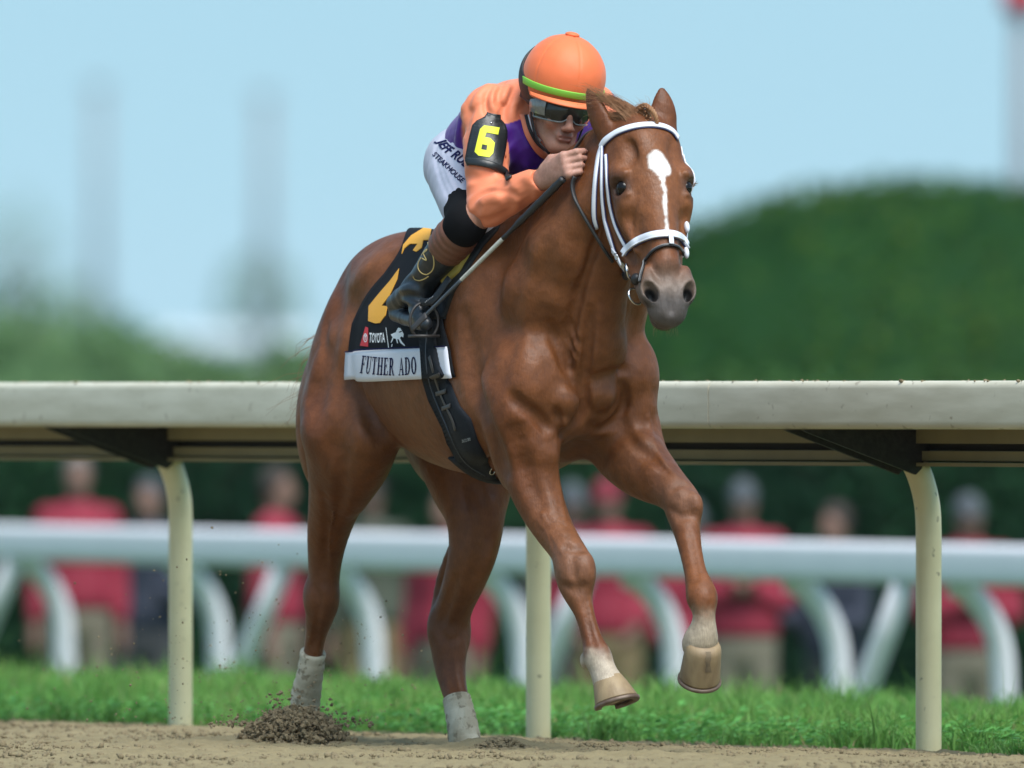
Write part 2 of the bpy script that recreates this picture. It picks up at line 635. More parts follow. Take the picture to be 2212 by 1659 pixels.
# verge soil sheet carrying the grass
u_, w_ = np.meshgrid(np.arange(-13, 13, .12), np.arange(.05, 4.6, .12), indexing='ij')
VX = P0[0] + RD[0] * u_ - RN[0] * w_; VY = P0[1] + RD[1] * u_ - RN[1] * w_
V = np.stack([VX.ravel(), VY.ravel(), (terrain(VX, VY) - .012 + .012 * fbm(VX, VY, 3, 8, 2)).ravel()], 1)
n, m_ = u_.shape; i = np.arange(n * m_).reshape(n, m_)
Q = np.stack([i[:-1, :-1].ravel(), i[1:, :-1].ravel(), i[1:, 1:].ravel(), i[:-1, 1:].ravel()], 1)
o = link('grass_verge', np_mesh('grass_verge', V, Q), mat('verge_soil', (.05, .085, .022), .95, (14, .6, (.09, .075, .04)), (50, .5, .02), spec=.1))
tag(o, 'grass verge behind the track rail', None, None, 'structure')


def scatter_quads(N, pos, h, w, lean, rng, seg=2, rgb=None):
    """N curved blades as strips"""
    az = rng.uniform(0, 2 * np.pi, N); la = rng.uniform(0, 2 * np.pi, N)
    side = np.stack([np.cos(az), np.sin(az), np.zeros(N)], 1)
    ld = np.stack([np.cos(la), np.sin(la), np.zeros(N)], 1)
    rows = []
    for k in range(seg + 1):
        f = k / seg
        c = pos + np.array((0, 0, 1.0)) * (h * f * (1 - .25 * lean * f))[:, None] + ld * (h * lean * f * f)[:, None]
        ww = w * (1 - f) ** .7 * .5 + .0002
        rows += [c - side * ww[:, None], c + side * ww[:, None]]
    V = np.stack(rows, 1).reshape(-1, 3)
    b = np.arange(N) * (2 * (seg + 1))
    Q = np.concatenate([np.stack([b + 2 * k, b + 2 * k + 1, b + 2 * k + 3, b + 2 * k + 2], 1) for k in range(seg)])
    C = None
    if rgb is not None:
        C = np.repeat(rgb, 2 * (seg + 1), 0)
    return V, Q, C


rng = np.random.RandomState(5)
N = 62000
us = rng.uniform(-9.5, 6.5, N); ws = np.abs(rng.beta(1.0, 1.35, N)) * 4.3 + .06 * rng.rand(N) + .01
gx = P0[0] + RD[0] * us - RN[0] * ws; gy = P0[1] + RD[1] * us - RN[1] * ws
patch = fbm(gx, gy, 2.2, 9, 3); fine = fbm(gx, gy, 9, 10, 2)
h = (.060 + .052 * patch + .034 * fine) * rng.uniform(.5, 1.25, N); h = np.clip(h, .018, .13)
h *= np.interp(ws, [0, .12, .5], [.35, .75, 1])
tall = rng.rand(N) < np.where(fbm(gx, gy, 3.3, 31, 2) > .0, .09, .02); h[tall] *= rng.uniform(1.4, 2.3, tall.sum())
g = rng.rand(N)
rgb = np.stack([.085 + .075 * g + .03 * (patch > .3), .225 + .16 * g, .040 + .038 * g], 1)
dry = rng.rand(N) < .07; rgb[dry] = np.stack([.22 + .1 * rng.rand(dry.sum()), .22 + .06 * rng.rand(dry.sum()), .10 + .03 * rng.rand(dry.sum())], 1)
# ragged taller tufts
nt_ = 150; tu = rng.uniform(-8, 6.2, nt_); tw = .06 + 3.6 * rng.rand(nt_) ** 1.6; k_ = rng.randint(0, nt_, 6500)
ub = tu[k_] + rng.normal(0, .035, 6500); wb = np.maximum(.03, tw[k_] + rng.normal(0, .035, 6500))
gx = np.concatenate([gx, P0[0] + RD[0] * ub - RN[0] * wb]); gy = np.concatenate([gy, P0[1] + RD[1] * ub - RN[1] * wb])
th_ = rng.uniform(.6, 1.25, nt_)[k_] * rng.uniform(.5, 1.15, 6500) * .125
h = np.concatenate([h, th_]); tall = np.concatenate([tall, np.zeros(6500, bool)])
gq = rng.rand(6500); rgb = np.vstack([rgb, np.stack([.085 + .09 * gq, .20 + .17 * gq, .038 + .04 * gq], 1)]); N = len(gx)
V, Q, C = scatter_quads(N, np.stack([gx, gy, terrain(gx, gy) - .012], 1), h, np.where(tall, .0025, rng.uniform(.003, .0095, N)), rng.uniform(.1, 1.1, N), rng, 2, rgb)
m_grass = mat('grass_blades', (.08, .2, .04), .55, attr='Col', spec=.3, sub=0)
_nt = m_grass.node_tree; _tr = _nt.nodes.new('ShaderNodeBsdfTranslucent'); _mxs = _nt.nodes.new('ShaderNodeMixShader'); _mxs.inputs[0].default_value = .35
_at = [q for q in _nt.nodes if q.type == 'ATTRIBUTE'][0]; _nt.links.new(_at.outputs['Color'], _tr.inputs[0])
_nt.links.new(_nt.nodes['Principled BSDF'].outputs[0], _mxs.inputs[1]); _nt.links.new(_tr.outputs[0], _mxs.inputs[2]); _nt.links.new(_mxs.outputs[0], _nt.nodes['Material Output'].inputs[0])
me = np_mesh('grass', V, Q); add_color(me, C)
tag(link('grass', me, m_grass), 'green grass growing on the verge behind the rail', None, None, 'stuff')
# clover at the verge's edge: three leaflets on a short stalk
N = 5200
us = rng.uniform(-5, 6.0, N); ws = rng.beta(1.1, 2.6, N) * 1.5 + .03
gx = P0[0] + RD[0] * us - RN[0] * ws; gy = P0[1] + RD[1] * us - RN[1] * ws
keep = fbm(gx, gy, 1.7, 12, 2) > -.25
gx, gy = gx[keep], gy[keep]; N = len(gx)
hz = terrain(gx, gy) - .01 + rng.uniform(.012, .075, N)
Vs, Qs, Cs = [], [], []
for k in range(3):
    a = rng.uniform(0, 6.28, N) * 0 + k * 2.094 + rng.uniform(0, 6.28, 1) + rng.uniform(-.5, .5, N)
    d = np.stack([np.cos(a), np.sin(a), rng.uniform(-.2, .5, N)], 1); s_ = np.stack([-np.sin(a), np.cos(a), rng.uniform(-.3, .3, N)], 1)
    r = rng.uniform(.010, .022, N)[:, None]
    c = np.stack([gx, gy, hz], 1)
    V4 = np.stack([c, c + d * r - s_ * r * .55, c + d * r * 1.7, c + d * r + s_ * r * .55], 1).reshape(-1, 3)
    Vs.append(V4); Qs.append(np.arange(len(V4)).reshape(-1, 4) + sum(len(v) for v in Vs[:-1]))
    gg = rng.rand(N); cc = np.stack([.08 + .07 * gg, .25 + .16 * gg, .048 + .045 * gg], 1); Cs.append(np.repeat(cc, 4, 0))
me = np_mesh('clover', np.vstack(Vs), np.vstack(Qs)); add_color(me, np.vstack(Cs))
tag(link('clover', me, m_grass), 'low green clover at the edge of the verge', None, None, 'stuff')

# clods
_bm = bmesh.new(); bmesh.ops.create_icosphere(_bm, subdivisions=1, radius=1.0)
ICO_V = np.array([v.co[:] for v in _bm.verts]); ICO_F = np.array([[v.index for v in f.verts] for f in _bm.faces]); _bm.free()


def clods(P, r, rng, squash=.75, sub=1):
    N = len(P)
    n = len(ICO_V)
    J = 1 + rng.uniform(-.45, .40, (N, n))
    sc = r[:, None] * np.stack([np.ones(N), rng.uniform(.6, 1, N), rng.uniform(.5, 1, N) * squash / .75], 1)
    a = rng.uniform(0, 6.28, N); b = rng.uniform(-.6, .6, N)
    V = ICO_V[None] * J[..., None] * sc[:, None, :]
    ca, sa = np.cos(a)[:, None], np.sin(a)[:, None]; cb, sb = np.cos(b)[:, None], np.sin(b)[:, None]
    x, y, z = V[..., 0], V[..., 1], V[..., 2]
    x, z = x * cb + z * sb, z * cb - x * sb
    x, y = x * ca - y * sa, x * sa + y * ca
    V = np.stack([x, y, z], -1) + P[:, None, :]
    F = (ICO_F[None] + (np.arange(N) * n)[:, None, None]).reshape(-1, 3)
    return V.reshape(-1, 3), F


N = 15000
cx = rng.uniform(-1.7, 1.7, N); cy = rng.uniform(-3.1, 6.0, N)
k = e_of(cx, cy) < rng.uniform(-.5, .12, N); cx, cy = cx[k], cy[k]; N = len(cx)
r = .0022 + .0085 * rng.rand(N) ** 5 + .003 * rng.rand(N)
V, F = clods(np.stack([cx, cy, terrain(cx, cy) + .006 + r * .3], 1), r, rng)
tag(link('dirt_clods', np_mesh('dirt_clods', V, F, True), m_clod), 'loose crumbs of dirt lying on the track', None, None, 'stuff')
# the dirt thrown up round the right hind hoof, and the spray over it
cxy = np.array(gpt(636, 1612))
N = 6500
th = rng.uniform(0, 6.28, N); rr = np.abs(rng.normal(0, .6, N)); rr = np.clip(rr, 0, 1.25)
px_ = cxy[0] + .145 * rr * np.cos(th); py_ = cxy[1] - .03 + .16 * rr * np.sin(th)
hh = np.maximum(0, 1 - (rr / 1.25) ** 2) ** .8 * .110 * rng.uniform(.05, 1.0, N)
r = .0020 + .0105 * rng.rand(N) ** 3.2
V1, F1 = clods(np.stack([px_, py_, .002 + hh], 1), r, rng, .95)
N = 560
th = rng.uniform(0, 6.28, N); rr = rng.rand(N) ** .7
px2 = cxy[0] + .25 * rr * np.cos(th) - .01; py2 = cxy[1] - .05 + .16 * rr * np.sin(th)
z2 = .06 + np.abs(rng.normal(0, .055, N)) * (1.15 - rr)
r = .0018 + .0065 * rng.rand(N) ** 3
V2, F2 = clods(np.stack([px2, py2, z2], 1), r, rng)
N = 1000                                    # fine specks drifting behind the horse
px3 = -.62 - np.abs(rng.normal(0, .45, N)) + rng.uniform(0, .5, N); py3 = rng.uniform(.9, 2.6, N); z3 = np.abs(rng.normal(.10, .20, N)) + .03
r = .0010 + .0032 * rng.rand(N) ** 3
V3, F3 = clods(np.stack([px3, py3, z3], 1), r, rng)
V, F = join((V1, F1), (V2, F2), (V3, F3))
tag(link('dirt_spray', np_mesh('dirt_spray', V, np.array(F), False), m_splash), 'dark dirt kicked up by the right hind hoof', None, None, 'stuff')
N = 700
th = rng.uniform(0, 6.28, N); rr = np.abs(rng.normal(0, .55, N))
mx, my = gpt(1082, 1624)
V, F = clods(np.stack([mx + .10 * rr * np.cos(th), my + .12 * rr * np.sin(th), .002 + .034 * np.exp(-rr ** 2 * 1.4) * rng.uniform(.3, 1.1, N)], 1), .003 + .007 * rng.rand(N) ** 2, rng)
tag(link('dirt_heap', np_mesh('dirt_heap', V, F, False), m_clod), 'small heap of crumbly dirt beside the left hind hoof', None, None, 'stuff')

# ================================================================ the running rail
def rmat(p0, rd):
    a = math.atan2(rd[1], rd[0])
    return Matrix.Translation((p0[0], p0[1], 0)) @ Matrix.Rotation(a, 4, 'Z')


def s_at(px, p0, rd, q=0.0):
    """distance along a rail where the line of sight through column px crosses it; q across"""
    n = np.array((rd[1], -rd[0])) if False else np.array((-rd[1], rd[0]))
    k = (px - 1106) / FOC
    b = np.asarray(p0) + n * q
    return (k * (48 + b[1]) - b[0]) / (rd[0] - k * rd[1])


RM = rmat(P0, RD)        # local x along the rail (towards camera right), local y = left of that = away from track
# local +y = (-RD.y, RD.x) = (.8708, .4917): away from the track; the track side is -y
def extrude(prof, x0, x1, nx=1):
    prof = np.asarray(prof, float); k = len(prof)
    X = np.linspace(x0, x1, nx + 1)
    V = np.concatenate([np.column_stack([np.full(k, x), prof]) for x in X])
    F = []
    for i in range(nx):
        for j in range(k):
            j2 = (j + 1) % k
            F.append((i * k + j, i * k + j2, (i + 1) * k + j2, (i + 1) * k + j))
    n = len(V); V = np.vstack([V, V[:k], V[-k:]])            # caps with their own vertices keep crisp ends
    F.append(tuple(n + j for j in range(k))[::-1]); F.append(tuple(n + k + j for j in range(k)))
    return V, F


def rrect(y0, y1, z0, z1, r, n=4):
    out = []
    for cy, cz, a0 in ((y1 - r, z1 - r, 0), (y0 + r, z1 - r, 90), (y0 + r, z0 + r, 180), (y1 - r, z0 + r, 270)):
        for i in range(n + 1):
            a = math.radians(a0 + 90 * i / n); out.append((cy + r * math.cos(a), cz + r * math.sin(a)))
    return out[::1]


posts = [s_at(390, P0, RD), s_at(1163, P0, RD), s_at(2006, P0, RD)]
sp_ = posts[2] - posts[1]
posts = [posts[0] - 2 * sp_, posts[0] - sp_] + posts + [posts[2] + sp_, posts[2] + 2 * sp_]
rail = Thing('running_rail', 'cream track rail with black brackets right behind the racehorse', 'rail', (0, 0, 0), RM)
joint = s_at(1530, P0, RD, -.46)
js = [joint - 12.4, joint - 6.2, joint, joint + 6.2]
zsh = lambda f: f
for a, b in zip(js[:-1], js[1:]):
    rail.part('rail_beam', extrude(rrect(-.46, -.37, .914, 1.052, .022), a + .003, b - .003, 8), m_rail)
    rail.part('joint_sleeve', extrude(rrect(-.455, -.375, .919, 1.047, .018), b - .08, b + .08), m_gap)
    rail.part('rail_cover', extrude([(-.372, 1.035), (-.372, 1.047), (-.10, 1.043), (.03, 1.01), (.03, .995), (-.10, 1.031)], a + .002, b - .002, 1), m_rail, smooth=False)
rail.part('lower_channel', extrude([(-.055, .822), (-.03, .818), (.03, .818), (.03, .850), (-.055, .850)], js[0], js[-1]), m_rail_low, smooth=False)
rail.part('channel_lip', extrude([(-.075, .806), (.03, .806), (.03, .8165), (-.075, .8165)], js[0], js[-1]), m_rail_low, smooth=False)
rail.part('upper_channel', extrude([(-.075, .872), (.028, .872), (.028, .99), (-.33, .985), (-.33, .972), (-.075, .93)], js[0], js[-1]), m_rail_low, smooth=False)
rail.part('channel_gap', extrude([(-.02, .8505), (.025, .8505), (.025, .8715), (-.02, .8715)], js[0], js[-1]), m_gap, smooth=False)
for s_ in posts:
    zg = -.10
    path = [(s_, 0, zg), (s_, 0, .2), (s_, 0, .45), (s_, 0, .62), (s_, -.006, .70), (s_, -.026, .77), (s_, -.055, .825), (s_, -.09, .865), (s_, -.12, .90)]
    P = cr(path, 4)
    rail.part('rail_post', tube(P, .0375, 20, up=(1, 0, 0)), m_post)
    V, F = [], []
    tri = [(-.455, .912), (-.44, .905), (-.075, .782), (-.055, .80), (-.035, .868), (-.035, .912)]
    rail.part('bracket', extrude(tri, s_ - .055, s_ - .043), m_gus, smooth=False)
    rail.part('bracket', extrude(tri, s_ + .043, s_ + .055), m_gus, smooth=False)
    rail.part('clamp', extrude(rrect(-.13, -.02, .84, .905, .012), s_ - .041, s_ + .041), m_gus)
N = 420
xx = rng.uniform(-4, 5, N); P = np.stack([xx, rng.uniform(-.455, -.39, N), np.full(N, 1.051)], 1)
V, F = clods(P, .0018 + .006 * rng.rand(N) ** 3, rng)
o = rail.part('dirt_crumbs', (V, F), m_clod, kind='stuff', smooth=False)

# ================================================================ the far white rail on the lower turf
Q0 = np.array((-2.475, 34.5)); QD = nrm(np.array((4.593, -11.9)))
QM = rmat(Q0, QD)
far = Thing('far_rail', 'blurred white rail on the lower turf in front of the crowd', 'rail', (0, 0, -.74), QM)
b0, b1 = -30.0, 34.0
far.part('rail_beam', extrude(rrect(-.22, -.12, .228, .398, .035), b0, b1, 4), m_white)
far.part('rail_cover', extrude([(-.12, .375), (-.12, .39), (.10, .36), (.10, .345)], b0, b1), m_white, smooth=False)
for px in (-900, -560, -235, 95, 430, 762, 1085, 1412, 1765, 2120, 2480, 2850, 3230):
    s_ = s_at(px, Q0, QD)
    zg = float(terrain(*(Q0 + QD * s_))) - .1
    path = [(s_, -.13, .23), (s_, -.06, .20), (s_, .03, .10), (s_, .085, -.03), (s_, .10, -.18), (s_, .105, -.40), (s_, .105, zg)]
    far.part('rail_post', tube(cr(path, 3), .053, 14, up=(1, 0, 0)), m_white)
for px in (-1100, -520, 60, 640, 1290, 1985, 2700, 3400):
    s_ = s_at(px, Q0, QD, -.1)
    s2 = s_at(px - 205, Q0, QD, -.28)
    P_ = np.array([(s_, -.17, .22), (s_ + (s2 - s_) * .5, -.22, -.22), (s2, -.27, -.62)])
    far.part('brace', tube(cr(P_, 2), .050, 12, up=(0, 1, 0)), m_white)

# ================================================================ hedges, trees, poles and a far building
LOB = .10


def leaf_cloud(c, r, N, size, rng, cols, shell=.75, flat=.5, ground=None):
    """leaf-sized quads through the outer volume of a lobed ellipsoid"""
    d = rng.normal(size=(N, 3)); d /= np.linalg.norm(d, axis=1)[:, None]
    lob = 1 + LOB * np.sin(d[:, 0] * 5 + c[0]) * np.sin(d[:, 2] * 6 + 1) + .7 * LOB * np.sin(d[:, 1] * 9 + d[:, 2] * 7 + c[1])
    rad = lob * (shell + (1 - shell) * rng.rand(N) ** .5) * (1 + .25 * LOB * rng.normal(size=N))
    P = np.asarray(c) + d * np.asarray(r) * rad[:, None]
    if ground is not None:
        P = P[P[:, 2] > ground]
        d = d[:len(P)]
    N = len(P)
    nn = rng.normal(size=(N, 3)) + 1.2 * (P - np.asarray(c)) / np.asarray(r); nn /= np.linalg.norm(nn, axis=1)[:, None]
    t = np.cross(nn, rng.normal(size=(N, 3))); t /= np.linalg.norm(t, axis=1)[:, None]; b = np.cross(nn, t)
    s_ = (size * rng.uniform(.6, 1.4, N))[:, None]
    V = np.stack([P - t * s_, P + b * s_ * flat, P + t * s_, P - b * s_ * flat], 1).reshape(-1, 3)
    Q = np.arange(4 * N).reshape(-1, 4)
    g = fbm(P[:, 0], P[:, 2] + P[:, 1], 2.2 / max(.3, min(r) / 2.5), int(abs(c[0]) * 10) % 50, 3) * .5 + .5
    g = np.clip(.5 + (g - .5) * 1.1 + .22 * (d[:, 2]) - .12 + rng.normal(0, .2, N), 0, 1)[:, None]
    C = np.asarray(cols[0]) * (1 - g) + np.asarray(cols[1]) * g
    y = rng.rand(N) < .06
    C[y] = np.asarray(cols[2])
    return V, Q, np.repeat(C, 4, 0)


m_leaf = mat('leaves', (.05, .12, .03), .75, attr='Col', spec=.12)
m_bark = mat('bark', (.09, .065, .045), .9, (12, .6, (.05, .035, .025)), (30, .6, .02))


def bush(name, label, cat, c, r, N, size, cols, group=None, ground=-1.05, trunk=False, seed=1):
    rg = np.random.RandomState(seed)
    th = Thing(name, label, cat, (c[0], c[1], ground), Matrix.Identity(4), group)
    V, Q, C = leaf_cloud(c, r, N, size, rg, cols, ground=ground + (.3 if trunk else -.1))
    me = np_mesh('crown', V - th.org, Q, False); add_color(me, C); link('crown', me, m_leaf, th.o)
    if trunk:
        P = cr([(c[0], c[1], ground - .2, .12 * r[0] + .05), (c[0] + .05, c[1], ground + .5 * (c[2] - ground), .10 * r[0] + .04), (c[0] - .03, c[1], c[2], .06 * r[0] + .02), (c[0], c[1], c[2] + r[2] * .7, .02)], 4)
        parts = [tube(P[:, :3], P[:, 3], 9, up=(1, 0, 0))]
        for k in range(6):
            a = k * 1.05 + seed; z0 = c[2] - r[2] * .4 + k * .12 * r[2]
            e = (c[0] + r[0] * .75 * math.cos(a), c[1] + r[1] * .75 * math.sin(a), z0 + r[2] * .5)
            parts.append(tube(cr([(c[0], c[1], z0), ((c[0] + e[0]) / 2, (c[1] + e[1]) / 2, z0 + r[2] * .35), e], 3), np.linspace(.05, .015, 7) * r[0], 6))
        th.part('trunk', join(*parts), m_bark)
    else:
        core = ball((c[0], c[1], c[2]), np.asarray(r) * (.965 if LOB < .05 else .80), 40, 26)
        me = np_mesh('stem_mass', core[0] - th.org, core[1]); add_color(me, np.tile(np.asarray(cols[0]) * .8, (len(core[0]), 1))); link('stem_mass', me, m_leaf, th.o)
    return th


G1 = ((.012, .066, .016), (.034, .115, .022), (.12, .135, .02))
G2 = ((.075, .15, .06), (.12, .22, .09), (.15, .21, .09))


def W(px, py, d):
    w = world_at(px, py, d - 48); return (w.x, w.y, w.z)


# the big rounded hedge at right
LOB = .012
c = W(2010, 897, 128)
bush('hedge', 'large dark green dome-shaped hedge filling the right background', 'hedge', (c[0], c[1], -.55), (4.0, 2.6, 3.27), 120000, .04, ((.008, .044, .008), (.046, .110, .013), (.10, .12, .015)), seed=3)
LOB = .10
# long clipped hedge behind the crowd
hx = Thing('hedge', 'long low dark hedge standing behind the people in red', 'hedge', (0, 50, -1.05), Matrix.Identity(4))
rg = np.random.RandomState(8)
N = 90000
X = rg.uniform(-12, 12, N); face = rg.rand(N)
Y = np.where(face < .8, 49.5 + rg.normal(0, .06, N), rg.uniform(49.5, 51, N)); Z = np.where(face < .8, rg.uniform(-1.05, .82, N), .82 + rg.normal(0, .05, N))
bulge = .12 * fbm(X, Z, 2.5, 4, 3)
P = np.stack([X, Y - .15 * bulge, Z + .05 * bulge], 1)
nn = rg.normal(size=(N, 3)); nn[:, 1] -= .9; nn /= np.linalg.norm(nn, axis=1)[:, None]
t = np.cross(nn, rg.normal(size=(N, 3))); t /= np.linalg.norm(t, axis=1)[:, None]; b = np.cross(nn, t); sz = rg.uniform(.025, .06, N)[:, None]
V = np.stack([P - t * sz, P + b * sz * .5, P + t * sz, P - b * sz * .5], 1).reshape(-1, 3)
g = np.clip(fbm(X, Z, 2, 6, 3) * .5 + .5 + rg.normal(0, .2, N), 0, 1)[:, None]
C = np.repeat(np.array((.005, .028, .013)) * (1 - g) + np.array((.013, .052, .019)) * g, 4, 0)
me = np_mesh('crown', V - hx.org, np.arange(4 * N).reshape(-1, 4), False); add_color(me, C); link('crown', me, m_leaf, hx.o)
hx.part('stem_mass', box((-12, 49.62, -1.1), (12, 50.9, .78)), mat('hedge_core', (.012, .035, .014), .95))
# bushes beyond at left
for i, (px, py, d, rx, rz) in enumerate(((20, 640, 150, 1.5, 1.5), (270, 710, 155, 1.1, 1.2), (480, 775, 150, .9, .9), (680, 740, 152, .9, 1.0), (1120, 770, 150, 1.1, .7))):
    top = W(px, py, d)
    lab = ('tallest green bush in the left background at the frame edge', 'green bush right of the tallest bush at far left', 'low green bush in the left background before the pale building',
           'low green bush in the background just left of the horse rump', 'green bush behind the saddle of the racehorse')[i]
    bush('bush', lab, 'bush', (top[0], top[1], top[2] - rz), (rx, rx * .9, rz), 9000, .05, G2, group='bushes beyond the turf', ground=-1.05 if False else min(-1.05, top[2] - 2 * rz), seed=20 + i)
hx2 = Thing('hedge', 'green lawn-edge hedge running behind the bushes at left', 'hedge', (-2, 104, -1.05), Matrix.Identity(4))
N = 50000
X = rg.uniform(-18, 14, N); Z = rg.uniform(-1.05, 1.12, N); Y = 104 + rg.normal(0, .15, N)
P = np.stack([X, Y, Z + .08 * fbm(X, X * 0, 1.5, 14, 3)], 1); nn = rg.normal(size=(N, 3)); nn[:, 1] -= .8; nn /= np.linalg.norm(nn, axis=1)[:, None]
t = np.cross(nn, rg.normal(size=(N, 3))); t /= np.linalg.norm(t, axis=1)[:, None]; b = np.cross(nn, t); sz = rg.uniform(.04, .08, N)[:, None]
V = np.stack([P - t * sz, P + b * sz * .5, P + t * sz, P - b * sz * .5], 1).reshape(-1, 3)
g = np.clip(fbm(X, Z, 1.5, 16, 3) * .5 + .5 + rg.normal(0, .2, N), 0, 1)[:, None]
C = np.repeat(np.array(G2[0]) * (1 - g) + np.array(G2[1]) * g, 4, 0)
me = np_mesh('crown', V - hx2.org, np.arange(4 * N).reshape(-1, 4), False); add_color(me, C); link('crown', me, m_leaf, hx2.o)
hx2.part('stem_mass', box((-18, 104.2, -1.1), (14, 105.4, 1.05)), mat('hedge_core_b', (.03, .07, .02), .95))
# the paler low hedge along the foot of the dome-shaped one
hx3 = Thing('hedge', 'low pale green hedge along the foot of the dome-shaped hedge', 'hedge', (5, 66, -1.05), Matrix.Identity(4))
N = 36000
X = rg.uniform(.7, 12, N); Z = rg.uniform(-1.05, 1.20, N); Y = 66 + rg.normal(0, .10, N)
P = np.stack([X, Y, Z + .05 * fbm(X, X * 0, 1.5, 24, 3)], 1); nn = rg.normal(size=(N, 3)); nn[:, 1] -= .8; nn /= np.linalg.norm(nn, axis=1)[:, None]
t = np.cross(nn, rg.normal(size=(N, 3))); t /= np.linalg.norm(t, axis=1)[:, None]; b = np.cross(nn, t); sz = rg.uniform(.03, .06, N)[:, None]
V = np.stack([P - t * sz, P + b * sz * .5, P + t * sz, P - b * sz * .5], 1).reshape(-1, 3)
g = np.clip(fbm(X, Z, 1.5, 26, 3) * .5 + .5 + rg.normal(0, .2, N), 0, 1)[:, None]
C = np.repeat(np.array((.030, .085, .022)) * (1 - g) + np.array((.065, .14, .035)) * g, 4, 0)
me = np_mesh('crown', V - hx3.org, np.arange(4 * N).reshape(-1, 4), False); add_color(me, C); link('crown', me, m_leaf, hx3.o)
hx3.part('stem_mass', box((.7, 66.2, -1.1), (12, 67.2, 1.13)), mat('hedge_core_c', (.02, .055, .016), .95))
# faint far trees
for i, (px, py, d, rx, rz, lab) in enumerate(((560, 540, 2000, 5.4, 9.5, 'faint far tree in the haze left of the horse rump'), (40, 420, 2600, 8, 16, 'faint grey tree in the haze at the left frame edge'),
                                             (170, 600, 2300, 6.0, 8, 'small faint tree in the haze beside the left pale pole'))):
    top = W(px, py, d)
    bush('tree', lab, 'tree', (top[0], top[1], top[2] - rz), (rx, rx, rz), 1500, .42, G2, group='far trees in the haze', ground=-1.05, trunk=True, seed=40 + i)
# poles
m_pole = mat('grey_pole', (.16, .18, .20), .5)
m_red = mat('red_cap', (.55, .06, .09), .5)
def pole(px, ytop, d, r, lab, cat, redtop=False):
    top = W(px, ytop, d)
    th = Thing('light_pole', lab, cat, (top[0], top[1], -1.05), Matrix.Identity(4), 'tall poles in the background')
    th.part('pole', tube([(top[0], top[1], -1.1), (top[0], top[1], (top[2] - 1) / 2), (top[0], top[1], top[2])], [r, r * .9, r * .8], 12, up=(1, 0, 0)), m_pole)
    th.part('base', tube([(top[0], top[1], -1.1), (top[0], top[1], -.7)], [r * 1.8, r * 1.5], 12, up=(1, 0, 0)), m_pole)
    if redtop:
        th.part('lamp_head', box((top[0] - .16, top[1] - .12, top[2] - .06), (top[0] + .16, top[1] + .12, top[2] + .25)), m_red)
    else:
        th.part('lamp_head', box((top[0] - .8, top[1] - .4, top[2] - .02), (top[0] + .8, top[1] + .4, top[2] + .5)), m_pole)
pole(213, 195, 1300, .55, 'faint pale pole in the haze, leftmost of the poles', 'pole')
pole(572, 215, 1300, .60, 'faint pale pole in the haze above the far tree', 'pole')
pole(2205, 12, 150, .10, 'dark pole with a red head at the right frame edge', 'pole', True)
# low pale building far at left
c = W(505, 742, 1500)
bl = Thing('far_building', 'low pale building far away at left, under the faint tree', 'building', (c[0], c[1], -1.05), Matrix.Identity(4))
m_wall = mat('pale_wall', (.40, .46, .47), .7); m_roof = mat('pale_roof', (.46, .52, .54), .6); m_glass = mat('dark_window', (.08, .10, .12), .2)
wd = 6.5
bl.part('wall', box((c[0] - wd, c[1], -1.1), (c[0] + wd, c[1] + 9, c[2])), m_wall, smooth=False)
rv, rf = extrude([(-.5, c[2]), (9.5, c[2]), (4.5, c[2] + 1.2)], c[0] - wd - .5, c[0] + wd + .5)
rv[:, 1] += c[1]
bl.part('roof', (rv, rf), m_roof, smooth=False)
for k in range(6):
    x = c[0] - wd + .8 + k * 2.1
    bl.part('window', box((x, c[1] - .08, c[2] - 2.6), (x + 1.1, c[1] + .05, c[2] - 1.2)), m_glass, smooth=False)

# haze over the far turf
hz = one('haze', box((-3100, -60, -2.2), (3100, 4100, 33)), None, 'thin pale haze over the track and the turf', None, kind='stuff', M=Matrix.Identity(4), smooth=False)
mh = bpy.data.materials.new('haze_air'); mh.use_nodes = True
nt = mh.node_tree; nt.nodes.remove(nt.nodes['Principled BSDF'])
vol_ = nt.nodes.new('ShaderNodeVolumePrincipled'); vol_.inputs['Color'].default_value = (.86, .93, 1, 1); vol_.inputs['Density'].default_value = .00006
vol_.inputs['Anisotropy'].default_value = 0.0
nt.links.new(vol_.outputs[0], nt.nodes['Material Output'].inputs['Volume'])
hz.data.materials.append(mh)
# ================================================================ the horse
F_ = FOC / 48.0


def R_(px):
    return px / 765.0


def PV(px, py, v, hw):
    p = H(px, py, v)
    return (*p, hw / 765.0)


horse = SDF((-1.85, -0.42, -0.06), (0.62, 0.42, 2.00), 0.0048)
A = horse
UD = (1, 0, 0); VD = (0, 1, 0)
# barrel, loins, chest
A.chain([(-.18, 0, 1.10, .255), (-.40, 0, 1.125, .325), (-.60, 0, 1.13, .325), (-.80, 0, 1.135, .295), (-1.0, 0, 1.17, .25), (-1.13, 0, 1.20, .225)], .05, (VD, .74))
A.add(P_ell((-.80, 0, 1.115), (.38, .26, .27)), .09)               # ribs
A.add(P_ell((-.50, 0, 1.40), (.26, .085, .125)), .10)                # withers
A.add(P_ell((-.95, 0, 1.36), (.25, .14, .085)), .08)                # loins
# croup
A.add(P_ell((-1.06, 0, 1.30), (.22, .18, .165)), .08)
A.add(P_ell((-1.19, 0, 1.25), (.205, .20, .205)), .06)
for sd_ in (-1, 1):
    A.add(P_ell((-1.02, .145 * sd_, 1.325), (.08, .06, .06)), .07)   # points of hip
A.add(P_cone((-1.38, 0, 1.30), (-1.50, 0, 1.22), .05, .032), .05)   # dock
